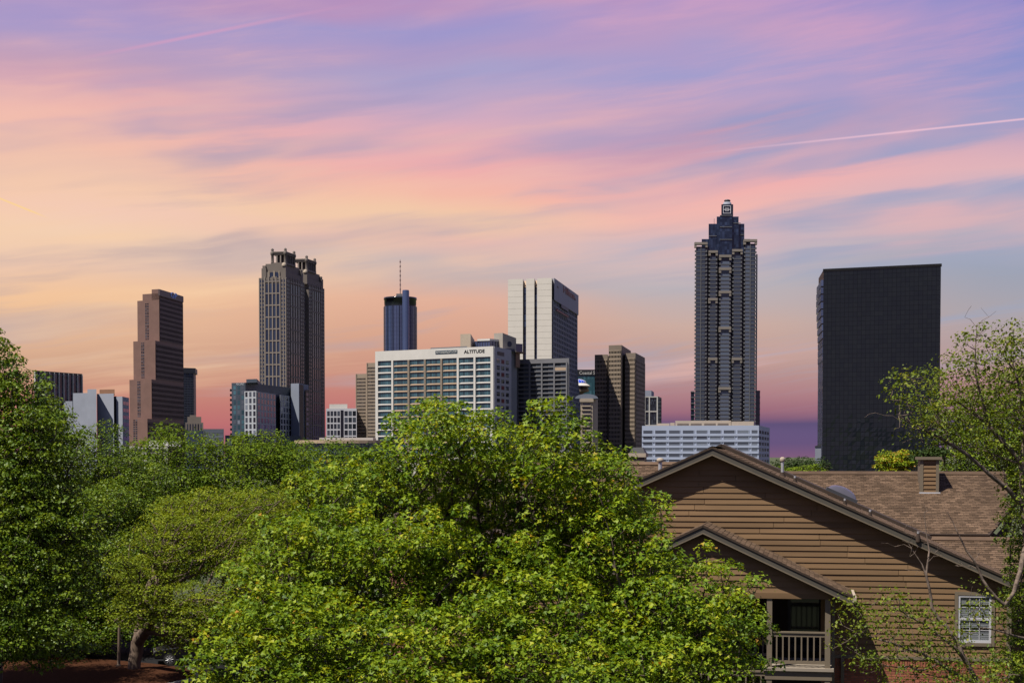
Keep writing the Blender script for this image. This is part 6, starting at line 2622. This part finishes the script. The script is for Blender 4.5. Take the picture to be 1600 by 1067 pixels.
N_, pr_, ld_ = grow(np.array(nodes), np.array(par_), np.array(bare), bf=0.05, seg=0.16, jit=0.16, droop=-0.12, rng=rng)
ch = np.arange(len(N_))[len(nodes):]
rr_ = 0.0035 * np.maximum(ld_, 0.7) ** 0.5
v, f = tubes(N_[pr_[ch]], N_[ch], rr_[ch] * 1.15, rr_[ch], 3)
obj('bare_twig', np_mesh('bare_twig', v - np.array(WLOC[bt.name]), f, bark_birch), bt, tuple(WLOC[bt.name]), kind='stuff')
# leafy shrub at the right edge
rng = np.random.default_rng(34)
pts = clump_points([lobe(*l) for l in [(1600, 850, 42.5, 30, 70), (1606, 950, 42.2, 34, 70), (1590, 1040, 42, 44, 50), (1640, 900, 42.5, 60, 150), (1600, 780, 43, 26, 40)]], 0.36, 0.4, rng, 0.5)
base, ini, pr = trunk_line(1625, 42.5, 4.5, (0, 0), 6, 0.1)
tree('tall_shrub', 'dense leafy shrub at the lower right corner beside the house', 'shrub', base, ini, pr, pts, None, 0.26, 34, 0.09, lf_oak, bark_dark, 'oval', 0.006, 0.08, rng=rng, bias=0.12)


# ================================================================== parking lot details
def gp(px, py):
    r = ray(px, py)
    k = -CAMZ / r.z
    p = CAM + r * k
    return (p.x, p.y)


isl = [gp(*q) for q in ((120, 1082), (200, 1078), (262, 1072), (305, 1062), (312, 1054), (300, 1048), (240, 1040), (170, 1034), (100, 1030), (-90, 1030), (-120, 1080))]
b = MB()
b.prism(isl, 0.0, 0.13)
tag(b.build('kerb', concrete), kind='structure')
cx_ = sum(p[0] for p in isl) / len(isl)
cy_ = sum(p[1] for p in isl) / len(isl)
b = MB()
b.prism([(cx_ + (p[0] - cx_) * 0.965, cy_ + (p[1] - cy_) * 0.965) for p in isl], 0.05, 0.16)
tag(b.build('mulch_bed', mulch), kind='structure')
# post beside the trunk
p = P(182.5, HOR, 82)
b = MB()
b.tube((p.x, p.y, 0.1), (p.x + 0.06, p.y, 2.35), 0.085, 0.07, 10)
b.lathe((p.x, p.y), [(0.14, 0.1), (0.13, 0.2), (0.09, 0.26)], 10)
b.lathe((p.x + 0.06, p.y), [(0.072, 2.34), (0.06, 2.38), (0.02, 2.42)], 10)
tag(b.build('wooden_post', bark_brown), 'slim weathered post standing by the thick tree trunk', 'post')
# brick boundary wall under the trees
t = thing('boundary_wall', 'low pinkish brick wall glimpsed under the trees at the lower left', 'wall', (*G(60, 99), 0))
fr = Fr(G(-40, 99), G(175, 99))
b = MB()
b.box(fr, 0, fr.W, 0, 1.15, -0.25, 0)
b.build('wall_body', mat('pink_brick', (0.30, 0.15, 0.12), 0.85, 0.2, 0.3, 5, 0.3, 20), t)
b = MB()
b.box(fr, -0.03, fr.W + 0.03, 1.15, 1.24, -0.3, 0.05)
b.build('coping', concrete, t)

# ---- parked dark saloon car
car_paint = mat('dark_car_paint', (0.006, 0.006, 0.008), 0.35, 0.2, 0.05)
tyre_m = mat('tyre_rubber', (0.02, 0.02, 0.02), 0.85, 0.2, 0.1)
rim_m = mat('alloy_rim', (0.45, 0.45, 0.46), 0.35, 0.5, 0.05, metal=0.7)
w0 = gp(265, 1039)
car = thing('parked_car', 'dark saloon car parked in deep shade beside the spreading tree', 'car', (w0[0], w0[1], 0))
fc_ = Fr(w0, (w0[0] + 1, w0[1] + 0.06))
prof = [(-0.78, 0.32), (-0.85, 0.55), (-0.80, 0.72), (-0.55, 0.82), (0.35, 0.95), (0.62, 0.99), (2.75, 1.02), (3.35, 0.98), (3.55, 0.9), (3.6, 0.6), (3.5, 0.34)]
cab = [(0.42, 0.95), (1.05, 1.36), (1.35, 1.43), (2.2, 1.44), (2.65, 1.33), (3.2, 1.0)]


def shell(prof_, w_lo, w_hi, zlo, zhi):
    mb = MB()
    n = len(prof_)
    rows2 = []
    for s_ in (-1, -0.92, 0.92, 1):
        r_ = []
        for (u_, z_) in prof_:
            q = (z_ - zlo) / (zhi - zlo)
            hw = w_lo + (w_hi - w_lo) * q
            zi = z_ if abs(s_) < 1 else z_ - 0.05 * (1 if z_ > 0.5 else -1)
            r_.append(fc_(u_, -0.88 + hw * s_, zi))
        rows2.append(r_)
    vs = [p for r_ in rows2 for p in r_]
    fs = []
    for k_ in range(3):
        for i in range(n):
            j = (i + 1) % n
            fs.append((k_ * n + i, k_ * n + j, (k_ + 1) * n + j, (k_ + 1) * n + i))
    fs += [tuple(range(n - 1, -1, -1)), tuple(range(3 * n, 4 * n))]
    mb.add(vs, fs, smooth=False)
    return mb


shell(prof, 0.84, 0.90, 0.3, 1.0).build('body', car_paint, car)
shell(cab, 0.80, 0.60, 0.95, 1.44).build('cabin', mat('car_glass', (0.004, 0.004, 0.005), 0.1, 0.25, 0.05), car)
b = MB()
b.add([fc_(u_, -0.88 + s_ * 0.60, 1.445) for u_, s_ in ((1.15, -1), (2.45, -1), (2.45, 1), (1.15, 1))] + [fc_(u_, -0.88 + s_ * 0.52, 1.47) for u_, s_ in ((1.3, -1), (2.3, -1), (2.3, 1), (1.3, 1))], [(4, 5, 6, 7), (0, 1, 5, 4), (1, 2, 6, 5), (2, 3, 7, 6), (3, 0, 4, 7)])
b.build('roof', car_paint, car)
for (u_, s_) in ((0, 1), (2.65, 1), (0, -1), (2.65, -1)):
    dd = -0.88 + 0.80 * s_
    b = MB()
    b.tube(fc_(u_, dd - 0.1 * 1, 0.32), fc_(u_, dd + 0.1, 0.32), 0.32, n=24)
    wh = b.build('wheel', tyre_m, car)
    b = MB()
    for q in range(9):
        a = 2 * math.pi * q / 9
        c1_ = fc_(u_, dd + 0.105 * s_, 0.32)
        c2_ = c1_ + fc_.u * (0.2 * math.cos(a)) + Vector((0, 0, 0.2 * math.sin(a)))
        b.tube(c1_, c2_, 0.025, n=4)
    rv = [fc_(u_, dd + 0.10 * s_, 0.32) + fc_.u * (r_ * math.cos(2 * math.pi * q / 24)) + Vector((0, 0, r_ * math.sin(2 * math.pi * q / 24))) for r_ in (0.19, 0.225) for q in range(24)]
    b.add(rv, [(q, (q + 1) % 24, 24 + (q + 1) % 24, 24 + q) for q in range(24)])
    b.build('rim', rim_m, wh)
for s_ in (-1, 1):
    b = MB()
    b.box(fc_, -0.84, -0.62, 0.60, 0.74, -0.88 + 0.62 * s_ - 0.16, -0.88 + 0.62 * s_ + 0.16)
    b.build('headlight', rim_m, car)
